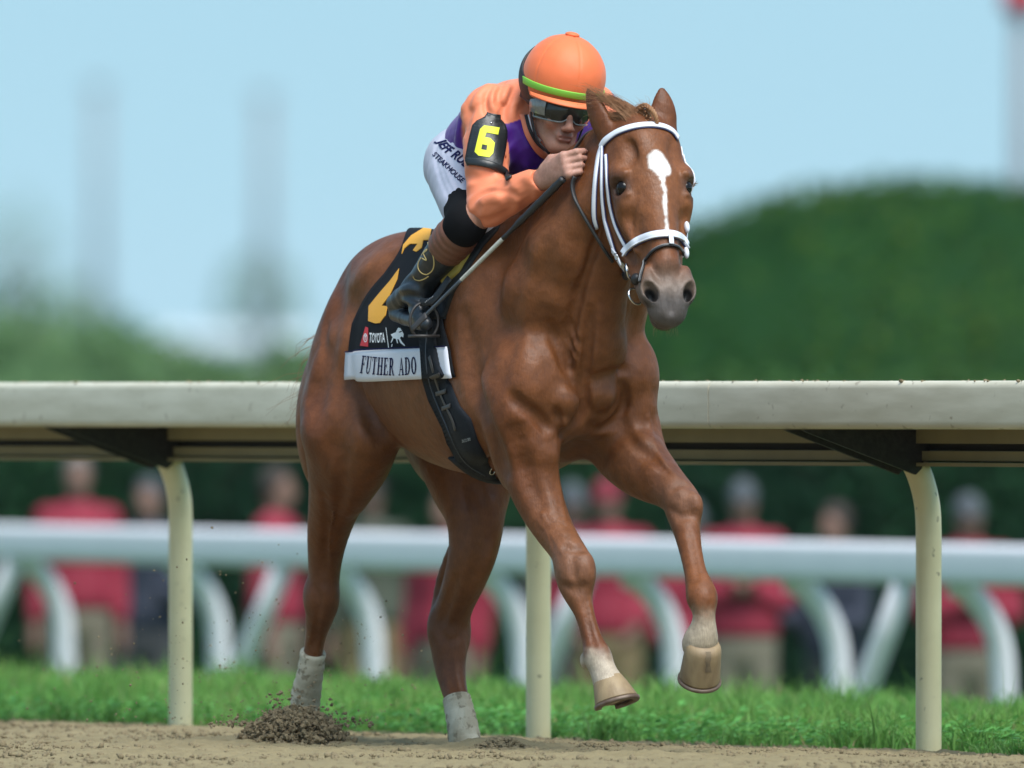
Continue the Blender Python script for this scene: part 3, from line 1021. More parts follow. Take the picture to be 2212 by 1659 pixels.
# hindquarters
ra = math.radians(8)
axr = [(math.cos(ra), 0, math.sin(ra)), (0, 1, 0), (-math.sin(ra), 0, math.cos(ra))]
A.add(P_ell((-1.215, -.135, 1.02), (.19, .125, .27), axr), .06)
A.add(P_ell((-1.37, -.14, .93), (.10, .10, .22)), .04)
A.add(P_ell((-1.12, -.165, 1.00), (.14, .10, .24)), .05)
A.add(P_ell((-1.22, .15, 1.06), (.225, .135, .33), axr), .06)
A.add(P_ell((-1.05, .17, .98), (.16, .11, .26)), .06)
# right hind leg
A.chain([PV(750, 890, -.17, 100), PV(752, 960, -.18, 92), PV(739, 1030, -.175, 70), PV(724, 1085, -.165, 55), PV(709, 1150, -.155, 43), PV(702, 1210, -.145, 34), PV(700, 1253, -.14, 30),
         PV(697, 1290, -.14, 33), PV(691, 1330, -.135, 28), PV(683, 1370, -.13, 20), PV(676, 1413, -.125, 18.5), PV(670, 1455, -.12, 19), PV(662, 1495, -.115, 24), PV(659, 1530, -.11, 22), PV(662, 1560, -.11, 24)],
        .035, (UD, 1.18))
A.chain([PV(788, 905, -.17, 62), PV(800, 955, -.18, 50), PV(778, 1015, -.17, 44), PV(757, 1070, -.16, 30)], .05)      # stifle
h = H(697, 1285, -.14)
A.add(P_ell(h + (-.02, -.022, .0), (.036, .024, .05)), .02)
A.add(P_ell(h + (-.01, .024, -.005), (.030, .024, .05)), .02)
A.chain([(*(h + (-.055, .012, .055)), .02), (*(h + (-.045, .008, .13)), .017), (*(h + (-.03, .0, .26)), .02)], .03)    # hamstring
A.chain([(*(h + (-.055, .012, .05)), .024), (*(h + (-.04, .008, -.05)), .020)], .02)
# left hind leg
A.chain([PV(1000, 930, .16, 115), PV(1012, 1000, .165, 100), PV(1020, 1058, .16, 80), PV(1026, 1103, .15, 62), PV(1027, 1150, .145, 54), PV(1020, 1200, .135, 48), PV(1003, 1255, .125, 42), PV(984, 1303, .12, 37),
         PV(971, 1345, .118, 38), PV(970, 1390, .115, 37), PV(972, 1440, .11, 30), PV(980, 1485, .105, 25), PV(990, 1520, .10, 22), PV(998, 1562, .10, 25), PV(1004, 1600, .10, 26), PV(1010, 1628, .10, 28)],
        .035, (UD, 1.12))
h = H(970, 1363, .118)
A.add(P_ell(h + (-.01, -.035, .01), (.034, .022, .05)), .02)
A.add(P_ell(h + (.01, .036, -.005), (.03, .022, .05)), .02)
A.chain([(*(h + (-.05, -.012, .05)), .02), PV(957, 1255, .115, 15), PV(985, 1190, .13, 20)], .03)
# shoulders, breast
for sd_ in (-1, 1):
    rb = math.radians(-24)
    axs = [(math.cos(rb), 0, -math.sin(rb)), (0, 1, 0), (math.sin(rb), 0, math.cos(rb))]
    A.add(P_ell((-.25, .175 * sd_, 1.20), (.15, .085, .32), axs), .06)            # shoulder blade
    A.add(P_ell((-.27, .195 * sd_, 1.00), (.13, .075, .17)), .05)                 # triceps
    A.add(P_ell((-.06, .155 * sd_, 1.06), (.10, .10, .14)), .05)                  # point of shoulder
A.add(P_ell((-.09, 0, .97), (.12, .13, .15)), .05)
A.add(P_ell(H(1215, 862, -.085) + (-.045, 0, 0), (.075, .088, .105)), .018)       # pectorals
A.add(P_ell(H(1312, 852, .085) + (-.045, 0, 0), (.075, .088, .10)), .018)
A.add(P_ell(H(1210, 800, -.10) + (-.075, 0, 0), (.075, .085, .12)), .03)
A.add(P_ell(H(1330, 785, .11) + (-.075, 0, 0), (.075, .085, .12)), .03)
A.chain([(*(H(1262, 730, 0) + (.025, 0, 0)), .010), (*(H(1262, 800, 0) + (.03, 0, 0)), .012), (*(H(1262, 850, 0) + (.03, 0, 0)), .010)], .03, op='sub')
# neck
A.chain([(.27, .02, 1.665, .115), (.17, .012, 1.60, .145), (.02, .005, 1.49, .20), (-.14, 0, 1.36, .25), (-.30, 0, 1.22, .27)], .07, (VD, .62))
A.chain([(.24, .02, 1.755, .05), (.05, .01, 1.68, .055), (-.15, 0, 1.585, .06), (-.42, 0, 1.49, .065)], .06, (VD, .8))          # crest
A.chain([(.24, -.035, 1.60, .06), (.08, -.085, 1.44, .085), (-.06, -.12, 1.26, .10)], .05)   # neck muscle
A.chain([(.24, .065, 1.60, .06), (.08, .10, 1.44, .085), (-.06, .12, 1.26, .10)], .05)
A.chain([(.235, 0.015, 1.50, .055), (.13, 0, 1.36, .07), (.06, 0, 1.20, .085), (-.02, 0, 1.05, .09)], .05)      # windpipe
A.chain([(.25, -.055, 1.50, .008), (.155, -.075, 1.36, .012), (.085, -.085, 1.20, .014), (.05, -.07, 1.09, .012)], .03, op='sub')
A.chain([(.25, .095, 1.50, .008), (.165, .085, 1.36, .012), (.085, .085, 1.20, .014), (.05, .07, 1.09, .012)], .03, op='sub')
# right fore
A.chain([PV(1120, 850, -.165, 84), PV(1130, 930, -.15, 80), PV(1141, 1000, -.145, 61), PV(1151, 1035, -.14, 54), PV(1160, 1065, -.135, 50), PV(1176, 1105, -.128, 45), PV(1199, 1148, -.12, 39), PV(1226, 1190, -.115, 35),
         PV(1241, 1225, -.11, 38), PV(1243, 1255, -.11, 36), PV(1250, 1288, -.105, 26), PV(1262, 1323, -.10, 18.5), PV(1273, 1360, -.095, 17.5), PV(1282, 1390, -.09, 20), PV(1291, 1418, -.085, 27), PV(1300, 1442, -.08, 24), PV(1311, 1468, -.075, 27), PV(1320, 1488, -.07, 32)],
        .03, (UD, 1.10))
A.add(P_ell(H(1105, 960, -.165), (.06, .05, .13)), .03)
A.add(P_ell(H(1165, 955, -.125) + (.02, 0, 0), (.05, .045, .13)), .03)
A.add(P_ell(H(1272, 1422, -.09) + (-.02, 0, -.005), (.018, .016, .026)), .012)    # ergot
A.add(P_ell(H(1222, 1225, -.12) + (.012, -.01, 0), (.03, .024, .04)), .015)
A.add(P_ell(H(1258, 1234, -.10) + (.010, .006, 0), (.028, .022, .048)), .025)
# left fore
A.chain([PV(1330, 905, .15, 90), PV(1352, 960, .16, 78), PV(1378, 1000, .165, 66), PV(1408, 1027, .175, 56), PV(1445, 1055, .19, 42), PV(1472, 1083, .198, 37), PV(1477, 1108, .198, 34), PV(1484, 1148, .19, 26),
         PV(1492, 1190, .18, 22), PV(1503, 1240, .17, 21.5), PV(1511, 1268, .165, 26), PV(1517, 1293, .16, 30), PV(1521, 1322, .16, 20), PV(1520, 1350, .16, 22.5), (*(H(1520, 1376, .16) + (-.012, 0, 0)), .040), (*(H(1520, 1394, .16) + (-.026, 0, 0)), .047)],
        .03, (UD, 1.10))
A.add(P_ell(H(1470, 1078, .198) + (.015, -.015, .0), (.035, .028, .035)), .015)
A.add(P_ell(H(1486, 1090, .20) + (.015, .012, -.005), (.03, .024, .04)), .015)

# ---- head
HP = np.array((.315, .048, 1.795))
HW = 1.10
hd = math.radians(-11.5)
HF = np.array((math.cos(hd), math.sin(hd), 0)); HL = np.array((-math.sin(hd), math.cos(hd), 0))
pt = math.radians(26)
HA = math.sin(pt) * HF + math.cos(pt) * np.array((0, 0, -1.0))       # down the face
HN = math.cos(pt) * HF + math.sin(pt) * np.array((0, 0, 1.0))        # out of the forehead


def hp(l, t, n):
    return HP + l * HW * HL + t * HA + n * HN


def hax(tilt_l=0.0, tilt_n=0.0):
    """rows l, t, n"""
    l, t, n = HL, HA, HN
    if tilt_l:
        c, s = math.cos(tilt_l), math.sin(tilt_l); l, t = l * c + t * s, t * c - l * s
    if tilt_n:
        c, s = math.cos(tilt_n), math.sin(tilt_n); t, n = t * c + n * s, n * c - t * s
    return [l, t, n]


def he(l, t, n, r, k, tl=0, tn=0, sub=False):
    p = P_ell(hp(l, t, n), (r[0] * HW, r[1], r[2]), hax(tl, tn))
    (A.sub if sub else A.add)(p, k)


he(0, .09, -.065, (.088, .13, .080), .04)
he(0, .20, -.07, (.090, .12, .072), .04)
A.add(P_cone(hp(0, .22, -.085), hp(0, .46, -.058), .081, .050), .03)
A.add(P_cone(hp(0, .20, -.035), hp(0, .45, -.020), .042, .030), .035)     # nasal bone
he(0, .545, -.058, (.053, .065, .055), .03)
he(0, .583, -.066, (.048, .046, .046), .02)        # upper lip
he(0, .578, -.112, (.032, .032, .024), .012)       # lower lip
A.add(P_cone(hp(0, .40, -.135), hp(0, .575, -.108), .035, .030), .03)
for s_ in (-1, 1):
    he(.084 * s_, .178, -.052, (.024, .042, .034), .025, .25 * s_)     # brow
    he(.078 * s_, .245, -.060, (.022, .045, .030), .03)
    he(.062 * s_, .235, -.175, (.030, .115, .105), .035)        # jowl
    A.add(P_cone(hp(.05 * s_, .28, -.17), hp(.03 * s_, .50, -.11), .045, .032), .04)
    A.add(P_cone(hp(.078 * s_, .27, -.085), hp(.060 * s_, .39, -.072), .018, .012), .02)   # facial crest
    A.sub(P_cone(hp(.080 * s_, .30, -.036), hp(.058 * s_, .44, -.030), .010, .008), .035)
    A.sub(P_cone(hp(.088 * s_, .36, -.10), hp(.07 * s_, .46, -.09), .012, .010), .035)
    he(.066 * s_, .115, -.002, (.024, .036, .012), .03, 0, 0, True)                # temple hollow
    he(.044 * s_, .535, -.038, (.029, .044, .034), .012, .3 * s_)      # nostril wings
    he(.050 * s_, .50, -.045, (.018, .05, .028), .02, .15 * s_)
    he(.052 * s_, .541, -.012, (.0160, .030, .027), .006, .5 * s_, 0, True)
    he(.046 * s_, .550, -.032, (.0125, .024, .024), .006, .45 * s_, 0, True)
    he(.098 * s_, .207, -.038, (.018, .027, .026), .006, .30 * s_, 0, True)        # eye socket
    A.add(P_cone(hp(.080 * s_, .176, -.014), hp(.098 * s_, .184, -.060), .009, .008), .014)    # upper lid
    A.add(P_cone(hp(.078 * s_, .238, -.022), hp(.090 * s_, .238, -.058), .006, .006), .012)
A.sub(P_cone(hp(-.035, .604, -.090), hp(.035, .604, -.090), .006, .006), .008)           # mouth
A.sub(P_cone(hp(-.05, .575, -.094), hp(-.04, .602, -.091), .006, .006), .008)
A.sub(P_cone(hp(.05, .575, -.094), hp(.04, .602, -.091), .006, .006), .008)
A.sub(P_cone(hp(0, .545, .004), hp(0, .60, -.022), .007, .007), .02)                      # philtrum
# ears
def ear(base, tip, wdir, k0):
    base = np.asarray(base); tip = np.asarray(tip); wd = nrm(wdir)
    ax = nrm(tip - base); wd = nrm(wd - ax * (wd @ ax)); th = np.cross(ax, wd)
    L_ = np.linalg.norm(tip - base)
    prof = [(0, .028), (.2, .033), (.42, .036), (.65, .030), (.85, .017), (1, .004)]
    bow = [0, .002, .004, .004, .001, -.003]
    A.chain([(*(base + ax * L_ * t), r) for (t, r), b in zip(prof, bow)], .02, (th, .55))
    return base, ax, th, L_


e0, e1 = H(1322, 292, -.045), H(1279, 192, -.075)
b, ax, th, L_ = ear(e0 + (-.02, 0, -.015), e1 + (-.03, 0, 0), (.9, .2, .1), 0)
e0l, e1l = H(1443, 280, .105), H(1440, 190, .105)
b2, ax2, th2, L2_ = ear(e0l + (-.02, 0, -.02), e1l + (-.03, 0, 0), HL, 0)

def build_bvh(sm):
    V, Q = horse.mesh(sm)
    return V, Q, BVHTree.FromPolygons([tuple(v) for v in V.tolist()], Q.tolist())


HV, HQ, bvh = build_bvh(2)


def surf_line(px, n=4):
    out = []
    for x, y in cr(px, n):
        o, d = ray_local(x, y)
        q, nn, i, t_ = bvh.ray_cast(o, d)
        if q is not None:
            out.append((np.array(q), np.array(nn)))
    return out


# second pass: grooves between muscles, tendons and veins laid on the first surface
jobs = []
# muscle bellies that stand proud of the first surface
for px, py, r, out, k in ((1226, 866, .052, .024, .014), (1216, 912, .026, .014, .012), (1305, 858, .050, .024, .014), (1372, 815, .075, .012, .03), (1395, 880, .05, .008, .03), (1160, 845, .085, .014, .03),
                          (1090, 780, .11, .010, .05), (1135, 965, .06, .010, .03), (1100, 905, .07, .010, .04), (1185, 985, .04, .008, .02), (1330, 765, .08, .012, .03), (1395, 955, .05, .012, .025),
                          (740, 720, .10, .010, .05), (690, 800, .07, .012, .04), (720, 900, .09, .010, .05), (670, 930, .07, .010, .04), (790, 930, .07, .012, .04), (1110, 620, .10, .008, .06), (1190, 640, .06, .010, .04),
                          (1200, 560, .08, .010, .05), (1150, 520, .09, .008, .05), (1415, 1010, .035, .006, .02)):
    L0 = surf_line([(px - 1, py), (px + 1, py)], 1)
    if L0:
        q, nn = L0[0]
        A.add(P_ell(q + nn * (out - r), r), k)
_, _, bvh = build_bvh(1)
for px, r, dep, k in (
        ([(1275, 670), (1270, 715), (1266, 760), (1262, 800), (1260, 835), (1262, 872), (1252, 900), (1236, 922)], .017, .024, .014),
        ([(1188, 706), (1202, 740), (1222, 785), (1244, 825), (1256, 840)], .016, .018, .016),
        ([(1198, 700), (1215, 740), (1236, 785), (1252, 820)], .009, .008, .008),
        ([(1214, 700), (1230, 740), (1246, 780), (1256, 805)], .009, .008, .008),
        ([(1230, 690), (1242, 730), (1254, 770)], .009, .007, .008),
        ([(1104, 856), (1128, 876), (1153, 893), (1174, 914), (1186, 922)], .018, .018, .016),
        ([(1203, 885), (1205, 905), (1212, 938)], .011, .013, .010),
        ([(1212, 942), (1228, 926), (1244, 908), (1262, 880)], .014, .018, .012),
        ([(1274, 822), (1296, 814), (1322, 806), (1350, 800)], .016, .010, .016),
        ([(1338, 822), (1350, 850), (1346, 885), (1325, 912), (1297, 928), (1276, 918)], .014, .016, .012),
        ([(1340, 905), (1352, 935), (1372, 962), (1405, 988), (1440, 1014)], .014, .012, .016),
        ([(1288, 1000), (1305, 975), (1330, 945), (1345, 920)], .020, .014, .024),
        ([(1006, 690), (1020, 790), (1038, 880), (1060, 950), (1085, 1010)], .035, .026, .034),
        ([(1112, 935), (1132, 1010), (1165, 1090)], .022, .010, .03),
        ([(735, 600), (722, 690), (706, 760), (690, 830), (688, 900)], .05, .014, .04),
        ([(705, 690), (698, 740), (692, 790), (672, 850)], .018, .010, .018),
        ([(770, 690), (752, 780), (735, 870), (730, 960)], .05, .012, .045),
        ([(768, 790), (778, 850), (800, 900), (835, 935)], .03, .024, .03),
        ([(845, 560), (838, 585), (828, 620), (812, 660)], .03, .012, .03),
        ([(805, 600), (770, 640), (750, 690)], .04, .012, .04),
        ([(700, 1070), (706, 1150), (699, 1230)], .014, .008, .018),
        ([(740, 980), (738, 1060), (722, 1130)], .018, .009, .022),
        ([(1018, 1050), (1040, 1110), (1042, 1180)], .018, .008, .028),
        ([(1052, 1110), (1046, 1180), (1030, 1240)], .014, .007, .02),
        ([(985, 1250), (965, 1310), (952, 1350)], .012, .007, .014),
        ([(1120, 560), (1110, 640), (1095, 720)], .05, .012, .05),
        ([(1180, 540), (1165, 620), (1160, 690)], .04, .012, .04),
        ([(1050, 640), (1045, 720), (1058, 800)], .05, .010, .05),
        ([(1080, 700), (1092, 760), (1080, 820)], .04, .010, .04),
        ([(1235, 1200), (1240, 1240), (1248, 1280)], .010, .006, .012),
        ([(1222, 1180), (1240, 1188), (1262, 1186)], .012, .006, .012),
        ([(1212, 1262), (1236, 1272), (1266, 1266)], .012, .006, .012),
        ([(1450, 1056), (1468, 1046), (1492, 1050)], .012, .006, .012),
        ([(1452, 1104), (1474, 1116), (1500, 1110)], .012, .006, .012),
        ([(1262, 1300), (1275, 1360), (1285, 1400)], .007, .004, .009),
        ([(1490, 1150), (1500, 1200), (1508, 1250)], .007, .004, .009),
        ([(686, 1330), (680, 1380), (674, 1400)], .008, .004, .010),
        ([(680, 1270), (690, 1300), (686, 1330)], .010, .006, .012),
        ([(950, 1360), (965, 1385), (985, 1380)], .010, .005, .012),
        ([(968, 1400), (972, 1450), (980, 1490)], .010, .005, .012)):
    L0 = surf_line(px)
    if len(L0) > 1:
        wt = [.30 + .70 * math.sin(math.pi * min(1, max(0, i / (len(L0) - 1)))) ** .6 for i in range(len(L0))]
        jobs.append(([(*(q + nn * (r - dep * w_)), r) for (q, nn), w_ in zip(L0, wt)], k, 'sub'))
for px, r, up, k in (
        ([(1200, 960), (1203, 1010), (1212, 1070), (1222, 1130)], .006, .002, .008),
        ([(1400, 900), (1415, 960), (1436, 1000), (1462, 1030)], .006, .0025, .008),
        ([(785, 830), (800, 870), (830, 915), (870, 955)], .006, .002, .010),
        ([(1365, 560), (1360, 590), (1352, 615)], .004, .0015, .006),
        ([(1384, 430), (1375, 480), (1380, 530)], .005, .002, .008),
        ([(1405, 540), (1400, 570), (1408, 600)], .004, .002, .006),
        ([(1170, 1110), (1195, 1160), (1215, 1200)], .004, .0018, .005),
        ([(1160, 1120), (1180, 1150), (1192, 1190)], .004, .0015, .005),
        ([(720, 1110), (712, 1170), (716, 1230)], .004, .0018, .006)):
    L0 = surf_line(px)
    if len(L0) > 1:
        jobs.append(([(*(q + nn * (up - r)), r) for q, nn in L0], k, 'add'))
for pts, k, op in jobs:
    A.chain(pts, k, op=op, n=1)
A.sub(P_ell(H(1262, 985, 0) + (-.02, 0, -.02), (.09, .055, .07)), .05)      # hollow between the forearms
HV, HQ, bvh = build_bvh(2)


def _nrm_of(V, Q):
    n = np.zeros_like(V); fn = np.cross(V[Q[:, 2]] - V[Q[:, 0]], V[Q[:, 3]] - V[Q[:, 1]])
    for i in range(4):
        for k in range(3): n[:, k] += np.bincount(Q[:, i], fn[:, k], minlength=len(V))
    return n / (np.linalg.norm(n, axis=1)[:, None] + 1e-12)


def snap(p, off=.003):
    q, n, i, d = bvh.find_nearest(Vector(p))
    s_ = n
    return np.array(q + s_ * off), np.array(s_)


def hit(px, py, off=.003):
    o, d = ray_local(px, py)
    q, n, i, t = bvh.ray_cast(o, d)
    if q is None:
        return None, None
    if n.dot(d) > 0: n = -n
    return np.array(q + n * off), np.array(n)


# ---- coat colours: the coat's own markings, and darkened nostril hollows
def hcoord(V):
    D = V - HP
    return D @ HL / HW, D @ HA, D @ HN


def sst(a, b, x):
    t = np.clip((x - a) / (b - a), 0, 1)
    return t * t * (3 - 2 * t)


def vnoise(V, sc, seed=0):
    """cheap smooth pseudo-noise from summed sines"""
    r = np.random.RandomState(seed); o = np.zeros(len(V))
    for i in range(7):
        k = r.normal(size=3) * sc; o += np.sin(V @ k + r.uniform(0, 6.28))
    return o / 7


l, t, n = hcoord(HV)
base = np.array((.138, .0460, .0150)); C = np.tile(base, (len(HV), 1))


def mixc(C, col, w):
    return C * (1 - w[:, None]) + np.asarray(col) * w[:, None]


nz = vnoise(HV, 9, 3)
C = mixc(C, (.172, .063, .0225), np.clip(nz * .9 + .2, 0, .8))
C = mixc(C, (.092, .0275, .0085), np.clip(-nz * .9 + .05, 0, .7))
head = (n > -.30) & (t > -.05) & (t < .72) & (np.abs(l) < .17) & (HV[:, 0] > .2)
hw_ = head.astype(float)
C = mixc(C, (.135, .098, .075), hw_ * sst(.43, .53, t + vnoise(HV, 40, 4) * .01 - n * .10) * .95)
C = mixc(C, (.068, .062, .060), hw_ * sst(.52, .585, t + vnoise(HV, 50, 9) * .008) * .8)
C = mixc(C, (.012, .011, .011), hw_ * sst(.024, .012, np.sqrt((np.abs(l) - .050) ** 2 + (t - .548) ** 2 * .45 + (n + .045) ** 2)))  # nostril hollows darkened in the colour
C = mixc(C, (.022, .014, .011), hw_ * sst(.060, .022, np.sqrt((np.abs(l) - .096) ** 2 + (t - .206) ** 2 + (n + .042) ** 2)) * .7)
jit = vnoise(HV, 170, 5) * .003 + vnoise(HV, 90, 15) * .003
def in_poly(P, X, Y):
    """signed distance (negative inside) to a polygon"""
    P = np.asarray(P); d = np.full(len(X), 9.0); ins = np.zeros(len(X), bool)
    for i in range(len(P)):
        a, b = P[i], P[(i + 1) % len(P)]
        e = b - a; wx, wy = X - a[0], Y - a[1]
        tt = np.clip((wx * e[0] + wy * e[1]) / (e @ e + 1e-12), 0, 1)
        d = np.minimum(d, np.hypot(wx - tt * e[0], wy - tt * e[1]))
        c_ = ((a[1] > Y) != (b[1] > Y)) & (X < (b[0] - a[0]) * (Y - a[1]) / (b[1] - a[1] + 1e-12) + a[0])
        ins ^= c_
    return np.where(ins, -d, d)


STAR = [(1400, 331), (1410, 325), (1424, 324), (1434, 334), (1443, 350), (1451, 364), (1450, 374), (1442, 381), (1437, 394), (1442, 404), (1443, 425), (1443, 465), (1447, 500), (1446, 512),
        (1438, 500), (1434, 465), (1430, 433), (1432, 414), (1424, 400), (1425, 391), (1418, 376), (1402, 364), (1398, 346)]
SP = []
for px, py in STAR:
    q, _n = hit(px, py, 0)
    SP.append(((q - HP) @ HL / HW, (q - HP) @ HA))
front = hw_ * (n > -.12)
sdp = np.full(len(HV), 9.0)
ii = np.nonzero(front)[0]
sdp[ii] = in_poly(SP, l[ii], t[ii])
wst = sst(.0030, -.0060, sdp + jit * 1.3 + .0012 * (t > .20) + .004 * (t > .20) * np.clip(vnoise(HV, 60, 77), 0, 1))
C = mixc(C, (.66, .63, .60), wst * front)


def limb(px, py, v, r):
    p = H(px, py, v)
    return np.linalg.norm(HV - p, axis=1) < r


m = limb(1308, 1462, -.08, .16)
C = mixc(C, (.40, .34, .26), m * sst(.315, .255, HV[:, 2] + jit * 3 + .02 * vnoise(HV, 60, 6)) * .92)
m = limb(1520, 1385, .16, .17)
C = mixc(C, (.36, .30, .22), m * sst(.435, .36, HV[:, 2] + jit * 3 + .02 * vnoise(HV, 60, 7)) * .92)
for px, py, v in ((1243, 1235, -.11), (1475, 1090, .2)):
    d = np.linalg.norm(HV - H(px, py, v), axis=1)
    C = mixc(C, (.17, .08, .045), sst(.13, .05, d) * .6)
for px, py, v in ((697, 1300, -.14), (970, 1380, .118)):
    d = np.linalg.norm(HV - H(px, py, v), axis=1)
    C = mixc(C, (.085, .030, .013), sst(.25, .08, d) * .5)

def coat_material():
    m = bpy.data.materials.new('chestnut_coat'); m.use_nodes = True
    nt = m.node_tree; b = nt.nodes['Principled BSDF']; N = nt.nodes.new; L = nt.links.new
    b.inputs['Specular IOR Level'].default_value = .27
    tc = N('ShaderNodeTexCoord'); at = N('ShaderNodeAttribute'); at.attribute_name = 'Col'

    def noise(scale, detail, stretch=None):
        n = N('ShaderNodeTexNoise'); n.inputs['Scale'].default_value = scale; n.inputs['Detail'].default_value = detail
        if stretch:
            mp = N('ShaderNodeMapping'); mp.inputs['Scale'].default_value = stretch; L(tc.outputs['Object'], mp.inputs[0]); L(mp.outputs[0], n.inputs[0])
        else:
            L(tc.outputs['Object'], n.inputs[0])
        return n.outputs['Fac']

    def rng_(x, a, b_, c_, d):
        r = N('ShaderNodeMapRange'); r.inputs[1].default_value = a; r.inputs[2].default_value = b_; r.inputs[3].default_value = c_; r.inputs[4].default_value = d
        L(x, r.inputs[0]); return r.outputs[0]

    hair = noise(1, 3, (260, 260, 55)); med = noise(34, 5); big = noise(9, 4); fine = noise(420, 2)
    mul = N('ShaderNodeMix'); mul.data_type = 'RGBA'; mul.blend_type = 'MULTIPLY'; mul.inputs[0].default_value = 1
    cm = N('ShaderNodeMath'); cm.operation = 'MULTIPLY'
    L(rng_(med, .3, .7, .82, 1.16), cm.inputs[0]); L(rng_(hair, .3, .7, .87, 1.12), cm.inputs[1])
    cb = N('ShaderNodeCombineColor'); [L(cm.outputs[0], cb.inputs[i]) for i in range(3)]
    L(at.outputs['Color'], mul.inputs[6]); L(cb.outputs[0], mul.inputs[7]); L(mul.outputs[2], b.inputs['Base Color'])
    L(rng_(big, .3, .7, .40, .57), b.inputs['Roughness'])
    prev = None
    for x, s_, d in ((big, .40, .020), (med, .42, .007), (hair, .38, .0024), (fine, .2, .001)):
        bp = N('ShaderNodeBump'); bp.inputs['Strength'].default_value = s_; bp.inputs['Distance'].default_value = d
        L(x, bp.inputs['Height'])
        if prev: L(prev, bp.inputs['Normal'])
        prev = bp.outputs[0]
    L(prev, b.inputs['Normal'])
    return m


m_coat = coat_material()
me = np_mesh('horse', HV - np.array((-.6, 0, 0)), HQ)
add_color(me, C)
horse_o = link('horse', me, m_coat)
horse_o.matrix_world = HM @ Matrix.Translation((-.6, 0, 0))
tag(horse_o, 'chestnut racehorse with white star and stripe galloping along the rail', 'horse')
HORG = np.array((-.6, 0, 0))


def hpart(name, VF, mt, smooth=True, parent=None, rgb=None, kind=None, label=None):
    me = np_mesh(name, np.asarray(VF[0], float) - HORG, VF[1], smooth)
    if rgb is not None: add_color(me, rgb)
    o = link(name, me, mt, parent or horse_o)
    if kind: o['kind'] = kind
    if label: o['label'] = label
    return o


m_eye = mat('horse_eye', (.006, .004, .003), .16, spec=.3)
m_hoof = mat('pale_hoof_horn', (.27, .195, .105), .6, (30, .8, (.16, .105, .055)), (90, .3, .004), stretch=(1, 1, .25))
m_shoe = mat('worn_steel_shoe', (.16, .12, .09), .55, (40, .7, (.07, .035, .02)), metal=.3)
for s_ in (-1, 1):
    hpart('eye', ball(hp(.0800 * s_, .207, -.044), (.0215, .0225, .0225), 20, 12, hax()), m_eye)


def hoof(top, bot, toe, rt, rb, name='hoof', lab=None):
    """truncated horn wall from the coronet to the ground edge, with a shoe under it"""
    top = np.asarray(top); bot = np.asarray(bot); ax = nrm(bot - top); toe = np.asarray(toe, float)
    toe = nrm(toe - ax * (toe @ ax)); sd = np.cross(ax, toe)
    seg = 28; V = []; F = []
    a = np.linspace(0, 2 * np.pi, seg, endpoint=False)
    hgt = np.linalg.norm(bot - top)
    rings = [(-.10, .84), (0, .97), (.10, 1.02), (.3, None), (.6, None), (.95, None), (1.0, None)]
    for k, (f, m_) in enumerate(rings):
        r = rt * m_ if m_ else rt + (rb - rt) * f
        if f >= 1: r *= .985
        c = top + ax * hgt * f + toe * (r - rt) * .55
        x = np.cos(a); y = np.sin(a)
        x = np.where(x < 0, np.maximum(x * 1.0, -.78), x)
        drop = np.where(x < 0, .18, 0) * (f < .2) * hgt
        V.append(c + toe * (r * x)[:, None] + sd * (r * .95 * y)[:, None] + ax * (drop * 0)[:, None])
    V = np.vstack(V); nr = len(rings)
    for i in range(nr - 1):
        for j in range(seg):
            k = (j + 1) % seg
            F.append((i * seg + j, i * seg + k, (i + 1) * seg + k, (i + 1) * seg + j))
    F.append(tuple(range(seg))[::-1]); F.append(tuple((nr - 1) * seg + j for j in range(seg)))
    o = hpart(name, (V, F), m_hoof, label=lab)
    rb2 = rb * .99
    c = top + ax * (hgt + .006) + toe * (rb - rt) * .55
    th_ = np.linspace(-2.5, 2.5, 30)
    P = c + toe * (np.maximum(np.cos(th_), -.85) * rb2 * .90)[:, None] + sd * (np.sin(th_) * rb2 * .86)[:, None]
    N = np.tile(ax, (len(P), 1))
    P = P - ax * .004
    sh = hpart('horseshoe', ribbon(P, N, .020, .010), m_shoe, parent=o)
    return o


hoof(H(1312, 1464, -.075), H(1326, 1516, -.065), (.9, .28, -.1), .043, .064)
_hl = hoof(H(1520, 1396, .16), H(1520, 1396, .16) + (-.050, .012, -.088), (1, -.30, -.3), .053, .061)
hoof(H(664, 1560, -.11), H(664, 1600, -.11), (1, 0, -.1), .045, .06)
hoof(H(1010, 1624, .10), H(1014, 1655, .10), (1, 0, -.1), .043, .058)
_hb = BVHTree.FromObject(_hl, bpy.context.evaluated_depsgraph_get())
_V, _F = [], []
for i_, y_ in enumerate(np.linspace(1408, 1452, 7)):
    for x_ in (1524 + 1.5 * math.sin(i_ * 2), 1529, 1535 + 1.5 * math.sin(i_ * 1.3)):
        o_, d_ = ray_local(x_, y_); q, n_, k_, t_ = _hb.ray_cast(o_ - Vector(HORG), d_)
        if q is None: q = Vector(_V[-1]) - Vector(HORG); n_ = Vector((0, 0, 0))
        _V.append(tuple(q + Vector(HORG) + n_ * .0012))
_F = [(i * 3 + j, i * 3 + j + 1, i * 3 + j + 4, i * 3 + j + 3) for i in range(6) for j in range(2)]
hpart('hoof_stain', (np.array(_V), _F), mat('dark_horn', (.10, .072, .045), .7, (60, .8, (.2, .145, .08))), parent=_hl)
# ================================================================ surface tools shared by tack and clothing
def mk_bvh(*VFs):
    V, F = join(*VFs) if len(VFs) > 1 else VFs[0]
    return BVHTree.FromPolygons([tuple(v) for v in np.asarray(V).tolist()], [tuple(int(i) for i in f) for f in F])


def cast(px, py, bvhs):
    o, d = ray_local(px, py)
    best = None
    for b_ in bvhs:
        q, n, i, t = b_.ray_cast(o, d)
        if q is not None and (best is None or t < best[2]):
            if n.dot(d) > 0: n = -n
            best = (np.array(q), np.array(n), t)
    return best


